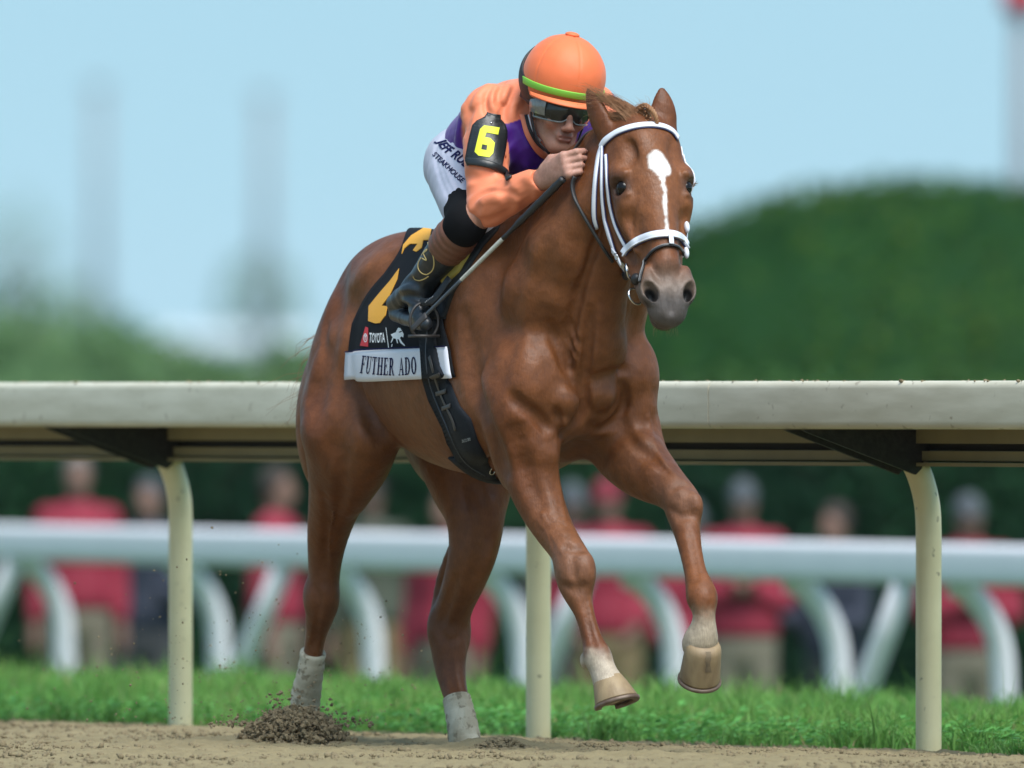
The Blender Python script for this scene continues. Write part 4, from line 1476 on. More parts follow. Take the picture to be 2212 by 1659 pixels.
def patch(outl, bvhs, off, thick=0.0, L=5.0, holes=(), smooth=0):
    """a piece of material whose outline is measured in the photograph, lying on a real surface"""
    V2, F = poly_mesh(outl, *holes)
    V2, F = subdiv2(V2, F, L)
    return drape(V2, F, bvhs, off, thick, smooth)


def drape(V2, F, bvhs, off, thick=0.0, smooth=0):
    P = np.zeros((len(V2), 3)); N = np.zeros((len(V2), 3)); ok = np.zeros(len(V2), bool)
    for i, (x, y) in enumerate(V2):
        h_ = cast(x, y, bvhs)
        if h_ is not None:
            P[i], N[i], ok[i] = h_[0], h_[1], True
    if not ok.all():
        idx = np.nonzero(ok)[0]
        for i in np.nonzero(~ok)[0]:
            j = idx[np.argmin(((V2[idx] - V2[i]) ** 2).sum(1))]
            P[i], N[i] = P[j], N[j]
    if smooth:
        O = np.array(ray_local(1106, 862)[0]); D = P - O; t_ = np.linalg.norm(D, axis=1); D /= t_[:, None]
        for _ in range(smooth):
            A = np.zeros(len(t_)); c = np.zeros(len(t_))
            for f in F:
                for q in f: A[q] += t_[list(f)].sum(); c[q] += len(f)
            t_ = .5 * t_ + .5 * A / np.maximum(c, 1)
        P = O + D * t_[:, None]
    for _ in range(2):                       # even the normals so the sheet lies smoothly
        A = np.zeros_like(N); c = np.zeros(len(N))
        for f in F:
            m = N[list(f)].sum(0)
            for q in f: A[q] += m; c[q] += 1
        N = A / (np.linalg.norm(A, axis=1)[:, None] + 1e-9)
    T = P + N * off
    # orient outward
    F = [tuple(f) for f in F]
    s_ = sum(np.dot(np.cross(T[f[1]] - T[f[0]], T[f[2]] - T[f[0]]), N[f[0]]) for f in F)
    if s_ < 0: F = [f[::-1] for f in F]
    if thick:
        e = {}
        for f in F:
            for a, b in zip(f, f[1:] + f[:1]): e[(a, b)] = 1
        bd = [k for k in e if (k[1], k[0]) not in e]
        n = len(T)
        T = np.vstack([T, P + N * (off - thick)])
        F = F + [(a, a + n, b + n, b) for a, b in bd] if s_ < 0 else F + [(a, a + n, b + n, b) for a, b in bd]
    return T, F


def strap_px(px, w, bvhs, off=.002, thick=.004, n=5, relax=2):
    P, N = [], []
    for x, y in cr(px, n):
        h_ = cast(x, y, bvhs)
        if h_ is not None:
            P.append(h_[0]); N.append(h_[1])
    P = np.array(P); N = np.array(N)
    for _ in range(relax):
        P[1:-1] = (P[:-2] + 2 * P[1:-1] + P[2:]) / 4; N[1:-1] = (N[:-2] + 2 * N[1:-1] + N[2:]) / 4
    N /= np.linalg.norm(N, axis=1)[:, None]
    return P + N * off, N


def letters_of(VF):
    """split a draped text into its letters (connected pieces)"""
    V, F = VF; par = list(range(len(V)))

    def find(a):
        while par[a] != a:
            par[a] = par[par[a]]; a = par[a]
        return a
    for f in F:
        for q in f[1:]: par[find(q)] = find(f[0])
    grp = {}
    for f in F: grp.setdefault(find(f[0]), []).append(f)
    out = []
    for fs in grp.values():
        ids = sorted({q for f in fs for q in f}); m = {q: i for i, q in enumerate(ids)}
        out.append((V[ids], [tuple(m[q] for q in f) for f in fs]))
    return out


def text_px(txt, path, hgt, bvhs, off, squeeze=1.0, bold=.01, slant=0.0):
    """lettering laid along a path measured in the photograph (cap height hgt) on a surface"""
    V, F = font_mesh(txt, bold)
    V = V / .7
    P = cr(path, 12); seg = np.linalg.norm(np.diff(P, axis=0), axis=1); s_ = np.concatenate([[0], np.cumsum(seg)])
    k = s_[-1] / V[:, 0].max()
    V, F = subdiv2(V, F, 5.0 / max(k, hgt))
    x = V[:, 0] * k
    cx = np.interp(x, s_, P[:, 0]); cy = np.interp(x, s_, P[:, 1])
    e = .5
    dx = np.interp(x + e, s_, P[:, 0]) - np.interp(x - e, s_, P[:, 0]); dy = np.interp(x + e, s_, P[:, 1]) - np.interp(x - e, s_, P[:, 1])
    L = np.hypot(dx, dy) + 1e-9; dx /= L; dy /= L
    y = V[:, 1] * hgt
    X = cx + dy * y + slant * y * dx; Y = cy - dx * y + slant * y * dy
    return drape(np.stack([X, Y], 1), F, bvhs, off)


hbvh = mk_bvh((HV, HQ))

# ================================================================ saddle cloth
def cyl(q):
    return q[0], math.atan2(q[2] - 1.12, -q[1])


LB = [(757, 817), (762, 750), (771, 702), (800, 636), (837, 597), (858, 566), (869, 540), (876, 514)]
RB = [(987, 814), (978, 755), (962, 700), (964, 640), (985, 590)]
lb = [cyl(cast(x, y, [hbvh])[0]) for x, y in LB]; rbp = [cyl(cast(x, y, [hbvh])[0]) for x, y in RB]
lb = sorted(lb, key=lambda t: t[1]); rbp = sorted(rbp, key=lambda t: t[1])
lb.append((-1.13, math.pi / 2)); rbp.append((-.27, math.pi / 2))
lu, lphi = np.array(lb).T; ru, rphi = np.array(rbp).T


def cloth_grid(nu, nphi, off, f0, f1, sgn=1, flare=.0):
    """rows from the bottom edge up; f in 0..1 of the way from hem to spine"""
    B0 = np.zeros((nphi, nu, 3)); N = np.zeros((nphi, nu, 3)); T_ = np.zeros((nphi, nu)); O_ = np.zeros((nphi, nu))
    for j in range(nu):
        s = j / (nu - 1)
        ph0 = lphi[0] * (1 - s) + rphi[0] * s
        for i in range(nphi):
            f = f0 + (f1 - f0) * i / (nphi - 1)
            ph = ph0 + (math.pi / 2 - ph0) * f
            u = np.interp(ph, lphi, lu) * (1 - s) + np.interp(ph, rphi, ru) * s
            d = Vector((0, -math.cos(ph), math.sin(ph)))
            q, n, k, t = hbvh.ray_cast(Vector((u, 0, 1.12)) + d * .9, -d)
            B0[i, j] = (u, 0, 1.12); N[i, j] = np.array(d); T_[i, j] = .9 - t
            O_[i, j] = off + flare * (1 - f) ** 2 * (1 + .5 * math.sin(s * 9 + 1))
    for _ in range(10 if f1 == 1 else 4):
        E = np.pad(T_, 1, mode='edge')
        T_ = np.maximum(.5 * T_ + .125 * (E[:-2, 1:-1] + E[2:, 1:-1] + E[1:-1, :-2] + E[1:-1, 2:]), T_ - .010)
    P = B0 + N * (T_ + O_)[..., None]
    if sgn < 0:
        P = P.copy(); P[..., 1] *= -1; N = N.copy(); N[..., 1] *= -1
    n, m = P.shape[:2]
    idx = np.arange(n * m).reshape(n, m)
    Q = np.stack([idx[:-1, :-1].ravel(), idx[:-1, 1:].ravel(), idx[1:, 1:].ravel(), idx[1:, :-1].ravel()], 1)
    if sgn < 0: Q = Q[:, ::-1]
    V = P.reshape(-1, 3); nn = N.reshape(-1, 3)
    F = [tuple(q) for q in Q]
    e = {}
    for f in F:
        for a, b in zip(f, f[1:] + f[:1]): e[(a, b)] = 1
    bd = [k for k in e if (k[1], k[0]) not in e]
    k = len(V)
    V = np.vstack([V, V - nn * .005])
    F += [(a, a + k, b + k, b) for a, b in bd]
    return V, F


m_blk = mat('black_cloth', (.007, .008, .010), .85, (40, .4, (.013, .014, .017)), (350, .25, .002), spec=.15)
m_band = mat('white_name_band', (.66, .67, .73), .8, None, (300, .2, .002))
m_navy = mat('navy_print', (.008, .010, .055), .8, spec=.1)
m_gold = mat('yellow_number', (.72, .34, .03), .7, None, (300, .15, .002))
m_redp = mat('red_print', (.60, .025, .035), .7)
m_whp = mat('white_print', (.80, .80, .80), .7)
cloth = Thing('saddle_cloth', 'black saddle cloth with yellow number and white name band', 'saddle cloth', (-.75, 0, 1.0))
cv = cloth_grid(30, 26, .010, .0, 1.0, 1, .005); cv2 = cloth_grid(16, 16, .010, .0, 1.0, -1, .005)
cloth.part('cloth', cv, m_blk)
cloth.part('cloth', cv2, m_blk)
cbv = mk_bvh(cv)
BB = [(757, 817), (762, 750), (830, 753), (900, 757), (945, 755), (978, 751), (987, 814), (945, 818), (880, 820), (815, 821)]
fb = (cyl(cast(762, 751, [hbvh])[0])[1] - lphi[0]) / (math.pi / 2 - lphi[0])
nb = cloth_grid(30, 7, .0190, .0, fb * .84, 1, .005)
cloth.part('name_band', nb, m_band)
nbv = mk_bvh(nb)
_top = nb[0][6 * 30:7 * 30]; cloth.part('band_edge', ribbon(_top + (0, -.001, 0), np.tile((0, -1.0, .1), (30, 1)), .0035, .0015), m_navy)


# serif capitals of the name: thick and thin strokes
def serif(ch):
    T, t, s = .20, .085, .065       # thick, thin, serif height
    def bar(x0, y0, x1, y1): return [(x0, y0), (x1, y0), (x1, y1), (x0, y1)]
    def stem(x, w=T, y0=0, y1=1): return [bar(x, y0, x + w, y1)]
    def sv(x, w, y, e=.09): return [bar(x - e, y, x + w + e, y + s)]
    def bowl(x, y0, y1, rx, w, a0=-90, a1=90, n=14):
        cy, ry = (y0 + y1) / 2, (y1 - y0) / 2; o = []; i = []
        for k in range(n + 1):
            a = math.radians(a0 + (a1 - a0) * k / n)
            o.append((x + rx * math.cos(a), cy + ry * math.sin(a))); i.append((x + (rx - w) * math.cos(a), cy + (ry - t) * math.sin(a)))
        return [o[k:k + 2] + i[k:k + 2][::-1] for k in range(n)]
    if ch == 'F': return stem(.1) + sv(.1, T, 0) + [bar(.02, 1 - s, .68, 1), bar(.61, .76, .68, 1), bar(.2, .5, .5, .5 + s), bar(.46, .42, .51, .64)], .72
    if ch == 'E': return stem(.1) + [bar(.02, 0, .70, s), bar(.02, 1 - s, .66, 1), bar(.60, .78, .66, 1), bar(.64, 0, .71, .26), bar(.2, .5, .5, .5 + s), bar(.46, .42, .51, .64)], .76
    if ch == 'T': return stem(.30) + sv(.30, T, 0) + [bar(.02, 1 - s, .76, 1), bar(.02, .74, .08, 1), bar(.70, .74, .76, 1)], .78
    if ch == 'H': return stem(.1) + stem(.60) + sv(.1, T, 0) + sv(.6, T, 0) + sv(.1, T, 1 - s) + sv(.6, T, 1 - s) + [bar(.2, .48, .65, .48 + s)], .90
    if ch == 'U':
        b = bowl(.385, .0, .64, .285, .1, 180, 360)
        return stem(.1, T, .3, 1) + stem(.62, t, .3, 1) + sv(.1, T, 1 - s) + sv(.62, t, 1 - s) + b, .80
    if ch == 'R': return stem(.1) + sv(.1, T, 0) + [bar(.02, 1 - s, .4, 1), bar(.2, .46, .4, .46 + t)] + bowl(.38, .46, 1, .27, T) + [[(.38, .48), (.52, .48), (.82, 0), (.64, 0)], bar(.62, 0, .88, s)], .88
    if ch == 'A': return [[(.12, 0), (.18, 0), (.45, .92), (.40, 1.0)], [(.40, 1.0), (.47, 1.0), (.80, 0), (.60, 0)], bar(.24, .30, .62, .30 + s), bar(.02, 0, .27, s), bar(.52, 0, .88, s)], .88
    if ch == 'D': return stem(.1) + [bar(.02, 0, .42, s), bar(.02, 1 - s, .42, 1)] + bowl(.40, 0, 1, .42, T), .88
    if ch == 'O': return bowl(.45, 0, 1, .40, T, 0, 180) + bowl(.45, 0, 1, .40, T, 180, 360), .92
    return [], .45


def serif_text(txt, path, hgt, bvhs, off, slants):
    """one draped mesh per letter"""
    P = cr(path, 12); sl = np.concatenate([[0], np.cumsum(np.linalg.norm(np.diff(P, axis=0), axis=1))])
    tot = sum(serif(c)[1] + .10 for c in txt); k = sl[-1] / tot; x0 = 0; out = []
    for c in txt:
        polys, w = serif(c); VV = []; FF = []
        for po in polys:
            b = len(VV)
            for x, y in po:
                xs_ = (x0 + x) * k
                cx, cy = np.interp(xs_, sl, P[:, 0]), np.interp(xs_, sl, P[:, 1])
                sg = np.interp(xs_ / sl[-1], [0, 1], slants)
                VV.append((cx + sg * y * hgt, cy - y * hgt))
            FF += [(b, b + i, b + i + 1) for i in range(1, len(po) - 1)]
        x0 += w + .10
        if FF:
            V2, F3 = subdiv2(np.array(VV), FF, 12)
            out.append(drape(V2, F3, bvhs, off))
    return out


for lt in serif_text('FUTHER ADO', [(778, 806), (820, 810), (860, 811), (903, 808)], 38, [nbv], .0016, (.14, -.05)): cloth.part('letter', lt, m_navy, smooth=False)
# number, mostly hidden by the rider's boot
cloth.part('number', patch([(869, 549), (872, 530), (889, 510), (915, 494), (932, 496), (928, 520), (915, 520), (912, 536), (900, 545), (893, 542), (903, 528), (886, 528), (874, 538)], [cbv], .003, .002, 7), m_gold, smooth=False)
cloth.part('number', patch([(798, 662), (820, 635), (845, 606), (863, 581), (859, 604), (842, 640), (826, 661), (838, 662), (834, 682), (822, 698), (812, 699), (797, 694)], [cbv], .003, .002, 7), m_gold, smooth=False)
# sponsor patch: red block with ring emblem, the word, a divider and a small white racing figure
cloth.part('emblem', patch([(779, 747), (791, 706), (797, 708), (797, 749)], [cbv], .0025, 0, 6), m_redp, smooth=False)
ring = [(791.5 + 4.2 * math.cos(a), 730 + 9.5 * math.sin(a)) for a in np.linspace(0, 2 * math.pi, 25)[:-1]]
ringi = [(791.5 + 3.0 * math.cos(a), 730 + 7.6 * math.sin(a)) for a in np.linspace(0, 2 * math.pi, 25)[:-1]]
cloth.part('emblem', patch(ring, [cbv], .0032, 0, 6, [ringi]), m_whp, smooth=False)
for cy_, rx_, ry_ in ((726, 2.6, 2.2), (729, 1.3, 6)):
    o_ = [(791.5 + rx_ * math.cos(a), cy_ + ry_ * math.sin(a)) for a in np.linspace(0, 2 * math.pi, 17)[:-1]]
    i_ = [(791.5 + (rx_ - .8) * math.cos(a), cy_ + (ry_ - 1.0) * math.sin(a)) for a in np.linspace(0, 2 * math.pi, 17)[:-1]]
    cloth.part('emblem', patch(o_, [cbv], .0034, 0, 6, [i_]), m_whp, smooth=False)
for lt in letters_of(text_px('TOYOTA', [(799, 739), (815, 740), (834, 739)], 20, [cbv], .003, bold=.02)): cloth.part('letter', lt, m_whp, smooth=False)
cloth.part('divider', patch([(835, 708), (836.2, 708), (842, 751), (840.6, 751)], [cbv], .003, 0, 8), m_whp, smooth=False)
fig = [[(846, 723), (852, 720), (860, 717), (866, 719), (871, 716), (874, 722), (873, 729), (869, 727), (866, 730), (870, 738), (877, 746), (876, 748), (867, 741), (863, 733), (860, 733), (862, 741), (860, 742), (857, 732), (852, 731), (850, 736), (847, 741), (846, 740), (850, 729)],
       [(857, 717), (860, 712), (866, 711), (871, 714), (866, 716), (862, 718)], [(860, 711), (863, 708), (868, 710), (867, 713), (862, 713)], [(848, 744), (850, 743), (849, 749), (847, 749)]]
for f in fig:
    cloth.part('racing_figure', patch(f, [cbv], .003, 0, 8), m_whp, smooth=False)

# ================================================================ saddle and girth
m_leather = mat('black_leather', (.009, .010, .012), .45, (60, .4, (.03, .032, .036)), (180, .25, .002), spec=.3)
m_goldpad = mat('olive_gold_pad', (.34, .26, .05), .7, (30, .5, (.25, .19, .04)), (200, .3, .003))
m_elastic = mat('black_elastic', (.012, .014, .018), .75, (80, .5, (.02, .022, .026)), (260, .4, .003), spec=.15)
saddle = Thing('saddle', 'small black race saddle with gold and white front pad under the rider', 'saddle', (-.5, 0, 1.2))
sf = SDF((-.85, -.32, 1.2), (-.18, .32, 1.68), .006)
sf.chain([(-.78, 0, 1.555, .035), (-.62, 0, 1.53, .05), (-.48, 0, 1.545, .05), (-.36, 0, 1.60, .032)], .03, (VD, 1.9))
saddle.part('seat', sf.mesh(2), m_leather)
both = [hbvh, cbv]
saddle.part('flap', patch([(1100, 462), (1078, 500), (1046, 534), (1012, 590), (985, 632), (965, 690), (938, 690), (940, 600), (985, 520), (1040, 470)], both, .010, .008, 9, smooth=6), m_leather)
fl = patch([(1022, 510), (1039, 518), (1020, 556), (1002, 589), (984, 606), (970, 618), (964, 606), (975, 578), (990, 555), (1006, 530)], both, .020, .012, 6, smooth=6)
saddle.part('pad', fl, m_goldpad)
saddle.part('pad', patch([(1027, 503), (1060, 484), (1098, 462), (1104, 466), (1080, 492), (1041, 517), (1023, 509)], both, .020, .012, 6, smooth=6), m_band)
sadb = mk_bvh(fl)
girth = Thing('girth', 'black elastic girth with buckles round the horse chest', 'girth', (-.45, 0, .77))
GP = [(944, 650), (935, 700), (932, 755), (941, 816), (960, 868), (984, 915), (1001, 955), (1026, 1000), (1062, 1026), (1092, 1038)]
P_, N_ = strap_px(GP, .06, [hbvh, cbv, nbv], .006, n=4, relax=4)
k_ = (P_[:, 0] < -.33) & (np.arange(len(P_)) < len(P_) - 3); k_ = np.cumprod(k_).astype(bool); P_, N_ = P_[k_], N_[k_]
wg = np.interp(np.linspace(0, 1, len(P_)), [0, .15, .4, .7, 1], [.06, .07, .085, .10, .10])
GO = [(943, 660), (945, 750), (953, 790), (966, 816), (981, 832), (1000, 880), (1020, 903), (1034, 948), (1052, 985), (1060, 1004), (1072, 1030), (1052, 1028), (1012, 1008), (991, 990), (971, 954), (961, 922), (931, 862), (918, 818), (914, 758), (910, 722), (918, 660)]
gr = patch(GO, [hbvh, cbv, nbv], .011, .011, 9, smooth=5)
girth.part('strap', gr, m_elastic)
km = P_[:, 2] > .90
PL = P_[km].copy(); PL[:, 1] *= -1; NL = N_[km].copy(); NL[:, 1] *= -1
under = []
for y in np.linspace(.20, -.16, 16):                  # round under the belly, well behind the elbows
    q, n_, k_, t_ = hbvh.ray_cast(Vector((-.50, y, .45)), Vector((0, 0, 1)))
    if q is not None and q.z > .70: under.append((np.array(q) + np.array((0, 0, -.006)), np.array((0, 0, -1.0)) if n_.z > 0 else np.array(n_)))
PB = np.vstack([PL, [u[0] for u in under]]); NB = np.vstack([NL, [u[1] for u in under]])
for _ in range(2):
    PB[1:-1] = (PB[:-2] + 2 * PB[1:-1] + PB[2:]) / 4; NB[1:-1] = (NB[:-2] + 2 * NB[1:-1] + NB[2:]) / 4
girth.part('strap', ribbon(PB, NB, .085, .009), m_elastic)
gbv = mk_bvh(gr)
P_, N_ = strap_px([(928, 700), (922, 758), (928, 818), (945, 868), (968, 920), (982, 955), (1008, 1000), (1050, 1025)], .01, [gbv, hbvh, cbv, nbv], .003, n=4, relax=3)
girth.part('piping', ribbon(P_, N_, .004, .003), mat('grey_piping', (.05, .06, .075), .6))
m_steel = mat('steel', (.55, .55, .56), .25, metal=1)
m_dk = mat('dark_strap', (.035, .03, .028), .5, (50, .5, (.02, .018, .016)))
for (x, y, dx) in ((942, 812, 10), (955, 848, 11), (966, 880, 9)):
    P_, N_ = strap_px([(x - dx, y + 3), (x, y), (x + dx, y - 4)], .012, [gbv, hbvh], .003, n=3); girth.part('buckle_strap', ribbon(P_, N_, .012, .002), m_dk)
P_, N_ = strap_px([(929, 770), (940, 812), (957, 862), (978, 905), (985, 930)], .01, [gbv, hbvh], .002, n=4); girth.part('billet', ribbon(P_, N_, .014, .002), m_dk)
m_gp = mat('grey_print', (.35, .37, .38), .6)
for lt in letters_of(text_px('ZILCO DRY', [(1000, 955), (1010, 953), (1019, 950)], 6, [gbv, hbvh], .003)): girth.part('letter', lt, m_gp, smooth=False)
h_ = cast(1062, 1016, [gbv, hbvh])
girth.part('buckle', tube(h_[0] + h_[1] * .004 + np.array([(math.cos(a) * .014 * np.array((.5, .2, .8)) + math.sin(a) * .010 * np.array((.3, -.9, .1))) for a in np.linspace(0, 2 * math.pi, 14)]), .0018, 6), m_steel)

# ================================================================ leg bandages
m_bdg = mat('dusty_white_bandage', (.52, .47, .36), .95, (11, .95, (.24, .19, .115)), (90, .6, .005), stretch=(1, 1, .6), specks=(40, .56, (.17, .135, .085)))
def bandage(pts, label):
    P = np.array(pts); R = cr(P, 6)
    rr = R[:, 3] * 1.08 + .0095 + .0012 * np.sin(np.arange(len(R)) * 2.1)
    V, F = tube(R[:, :3], rr, 18, up=(1, 0, 0))
    one('leg_bandage', (V, F), m_bdg, label, 'bandage', org=(P[-1, 0], P[-1, 1], 0), group='bandages on the hind legs')
bandage([PV(676.5, 1408, -.125, 19.5), PV(670, 1455, -.12, 20.5), PV(662, 1495, -.115, 24), PV(659, 1530, -.11, 24), PV(661, 1562, -.11, 27)], 'dusty white bandage on the right hind leg above the thrown dirt')
bandage([PV(986, 1508, .10, 22), PV(990, 1525, .10, 23), PV(998, 1562, .10, 25), PV(1004, 1600, .10, 27), PV(1009, 1622, .10, 28)], 'dusty white bandage on the left hind leg standing in the dirt')

# ================================================================ bridle
m_wst = mat('white_bridle_strap', (.66, .68, .74), .4, (60, .2, (.52, .55, .62)), (150, .15, .002), coat=.1)
m_nvl = mat('navy_strap_lining', (.02, .025, .10), .6)
bridle = Thing('bridle', 'white racing bridle with dark edging on the horse head', 'bridle', tuple(hp(0, .3, -.05)))


def strap(name, px, w, m1, off=.003, th=.004, n=5, lining=True, relax=2):
    P, N = strap_px(px, w, [hbvh], off, n=n, relax=relax)
    w = np.broadcast_to(np.asarray(w, float), (len(P),)) if np.ndim(w) == 0 else np.interp(np.linspace(0, 1, len(P)), np.linspace(0, 1, len(w)), w)
    o = bridle.part(name, ribbon(P, N, w, th), m1)
    if lining:
        bridle.part('lining', ribbon(P - N * .0015, N, w + .005, .002), m_nvl, parent=None)
    # the same strap on the other side of the head, mirrored in the head's own plane
    return P, N


def mirror(P, N):
    D = (P - HP) @ HL
    P = P - 2 * D[:, None] * HL
    R = [snap(p, .004) for p in P]
    return np.array([r[0] for r in R]), np.array([r[1] for r in R])


strap('browband', [(1300, 318), (1307, 306), (1322, 294), (1342, 283), (1372, 274), (1405, 271), (1433, 275), (1452, 285), (1463, 300)], .0175, m_wst, .004)
P, N = strap('cheekpiece', [(1304, 316), (1303, 345), (1302, 380), (1302, 420), (1304, 450), (1311, 482), (1320, 512), (1332, 545), (1344, 570), (1353, 588)], [.008, .0075, .0075, .009, .014, .015, .013], m_wst, .005)
p2, n2 = mirror(P, N); bridle.part('cheekpiece', ribbon(p2, n2, .011, .004), m_wst)
P, N = strap('throatlatch', [(1302, 318), (1296, 335), (1291, 365), (1287, 400), (1284, 440), (1284, 470), (1288, 492)], [.016, .015, .013, .012, .011, .009], m_wst, .004)
p2, n2 = mirror(P, N); bridle.part('throatlatch', ribbon(p2, n2, .012, .004), m_wst)
P, N = strap('noseband_hanger', [(1311, 335), (1313, 370), (1315, 405), (1319, 440), (1329, 480), (1341, 510), (1352, 532)], .0085, m_wst, .004)
p2, n2 = mirror(P, N); bridle.part('noseband_hanger', ribbon(p2, n2, .009, .004), m_wst)
P, N = strap('noseband', [(1349, 548), (1356, 538), (1375, 523), (1400, 512), (1425, 507), (1450, 507), (1468, 513), (1479, 527), (1484, 540)], .021, m_wst, .005, .006)
bridle.part('noseband_trim', ribbon(P - HA * -.0095 + N * .002, N, .004, .006), m_wst)
P, N = strap('keeper', [(1444, 510), (1446, 520), (1447, 531)], .014, m_wst, .012, .003, 3, False)
m_bst = mat('black_strap', (.012, .012, .013), .45, None, (200, .3, .003))
P, N = strap('ring_strap', [(1385, 612), (1389, 588), (1396, 566), (1408, 548), (1424, 536), (1443, 531), (1459, 534), (1472, 546), (1480, 562)], .008, m_bst, .004, .006, 5, False)
bridle.part('stitching', tube(P + N * .005 - HA * .003, .0015, 5), mat('grey_stitch', (.2, .2, .2), .8))
q, n_ = hit(1362, 585, .008)
def ringm(c, nrm_, r, t, seg=26):
    nrm_ = np.asarray(nrm_); e1 = nrm(np.cross(nrm_, (0.1, .2, 1))); e2 = np.cross(nrm_, e1)
    a = np.linspace(0, 2 * math.pi, seg)
    return tube(c + r * (np.cos(a)[:, None] * e1 + np.sin(a)[:, None] * e2), t, 8, cap=False)
m_rub = mat('black_rubber', (.014, .014, .015), .5)
cpx = cast(1348, 582, [hbvh])
bc = cpx[0] + cpx[1] * .012
bridle.part('bit_guard', ringm(bc, HL, .016, .009), m_rub)
c2 = cast(1376, 604, [hbvh]); 
bridle.part('bit_guard', ball(c2[0] + c2[1] * .004, (.015, .017, .020), 14, 10, hax()), m_rub)
bridle.part('bit_ring', ringm(cast(1366, 586, [hbvh])[0] + HL * -.012, nrm(HL + .5 * HN), .021, .0035), m_steel)
q3 = hp(-.064, .505, -.125)
bridle.part('bit_ring', ringm(q3, nrm(HL * .5 + HN * .9), .024, .003), m_steel)
p2, n2 = mirror(np.array([q3, bc]), np.array([HL, HL]))
bridle.part('bit_ring', ringm(p2[0], nrm(HL * -.5 + HN * .8), .024, .003), m_steel)
P, N = strap_px([(1330, 538), (1340, 552), (1350, 572)], .012, [hbvh], .010, n=4)
bridle.part('buckle', ribbon(P, N, .017, .004), m_wst); bridle.part('buckle', ringm(P[4] + N[4] * .003, N[4], .010, .0018), m_steel)
for t_ in (.32, .40):
    bridle.part('buckle', ball(hp(.078 if t_ < .35 else .068, t_, -.062), (.008, .018, .012), 12, 8, hax()), m_wst)
P, N = mirror(*[np.array(z) for z in zip(*[(np.array(x[0]) + x[1] * .004, x[1]) for x in (cast(1350, 545, [hbvh]), cast(1344, 520, [hbvh]), cast(1334, 490, [hbvh]))])])
bridle.part('cheek_pad', ribbon(P, N, .02, .006), m_wst)

# ================================================================ mane, forelock, tail
m_hair = mat('chestnut_hair', (.22, .095, .04), .5, (30, .6, (.36, .20, .10)), spec=.3)
def strands(name, roots, tips, n, r, sag, spread, seed, parent=None, curl=.0):
    rg = np.random.RandomState(seed); parts = []
    roots = np.asarray(roots); tips = np.asarray(tips)
    for i in range(n):
        f = rg.rand() * (len(roots) - 1); k = int(f); w = f - k
        a = roots[k] * (1 - w) + roots[min(k + 1, len(roots) - 1)] * w + rg.normal(0, spread * .35, 3)
        b = tips[k] * (1 - w) + tips[min(k + 1, len(tips) - 1)] * w + rg.normal(0, spread, 3)
        L = np.linalg.norm(b - a); pts = []
        ph = rg.uniform(0, 6.28, 3); am = rg.uniform(.2, 1, 3) * curl * L
        m_ = .5 * rg.rand() + .5
        for j in range(7):
            t = j / 6 * m_
            p = a + (b - a) * t + np.array((0, 0, sag * 4 * t * (1 - t) * L)) + am * np.sin(ph + t * 5) * t
            pts.append(p)
        parts.append(tube(np.array(pts), r * rg.uniform(.6, 1.2) * np.linspace(1, .25, 7), 4, cap=False))
    return hpart(name, join(*parts), m_hair, parent=parent)


po = H(1392, 262, .035)
strands('forelock', [po + (-.01, -.05, 0), po + (0, 0, .01), po + (0, .02, .005)], [H(1240, 190, -.10), H(1262, 205, -.09), H(1262, 222, -.09)], 340, .00065, .10, .012, 3, curl=.09)
strands('forelock', [po + (-.02, -.05, -.01), po + (-.01, -.02, 0)], [H(1298, 240, -.05), H(1304, 262, -.06)], 240, .00065, .10, .009, 4, curl=.10)
strands('forelock', [po + (.0, .0, 0), po + (.01, .02, 0)], [H(1372, 232, .02), H(1392, 228, .03)], 200, .00065, .25, .010, 5, curl=.22)
# small plait between the ears
ba = np.array([H(1376, 236, .02), H(1392, 228, .03), H(1406, 236, .04), H(1416, 252, .05), H(1418, 270, .055)])
bp = cr(ba, 6); parts = []
for ph in (0, 2.09, 4.19):
    a = np.arange(len(bp)) * .95 + ph
    parts.append(tube(bp + np.stack([np.sin(a) * .004, np.sin(2 * a) * .003, np.cos(a) * .004], 1), .0042, 6))
for k in range(16):
    c0 = H(1385 + 26 * math.sin(k * 2.4) * .6, 256 + 12 * math.cos(k * 1.7), .035)
    parts.append(tube(c0 + np.array([(math.cos(a + k) * .010, math.sin(a) * .007, math.sin(a + k * .7) * .010) for a in np.linspace(0, 4.5, 9)]), .0026, 5))
hpart('plait', join(*parts), m_hair)
_sn = lambda P, o: [snap(p, o)[0] for p in P]
mr = [(-.02, -.008, 1.68), (-.15, -.008, 1.645), (-.3, 0, 1.575)]
mt_ = [(-.10, -.115, 1.60), (-.22, -.10, 1.55), (-.36, -.08, 1.50)]
mr = _sn(mr, .004); mt_ = _sn(mt_, .016)
strands('mane', mr, mt_, 260, .0010, .02, .010, 6, curl=.05)
strands('mane', [(.22, .0, 1.80), (.20, .0, 1.785)], _sn([(.18, -.09, 1.76), (.15, -.10, 1.70)], .012), 60, .0008, .03, .008, 8, curl=.08)
dk = np.array((-1.49, 0, 1.22))
strands('tail', [dk + (.02, -.03, .02), dk + (0, .03, 0)], [(-1.74, -.01, .74), (-1.72, .03, .70)], 200, .0024, .10, .025, 9, curl=.05)
strands('tail', [dk + (.02, -.05, -.05), dk + (.0, -.05, -.10)], [H(604, 865, -.16), H(622, 935, -.15)], 30, .0013, .10, .03, 10, curl=.22)
strands('tail', [dk + (.02, -.05, -.02)] * 2, [H(612, 785, -.16), H(640, 850, -.15)], 16, .0012, .15, .02, 12, curl=.25)
strands('eyelash', [hp(.104, .196, -.04), hp(.106, .20, -.05)], [hp(.113, .198, -.022), hp(.116, .206, -.03)], 12, .0008, .1, .003, 13)
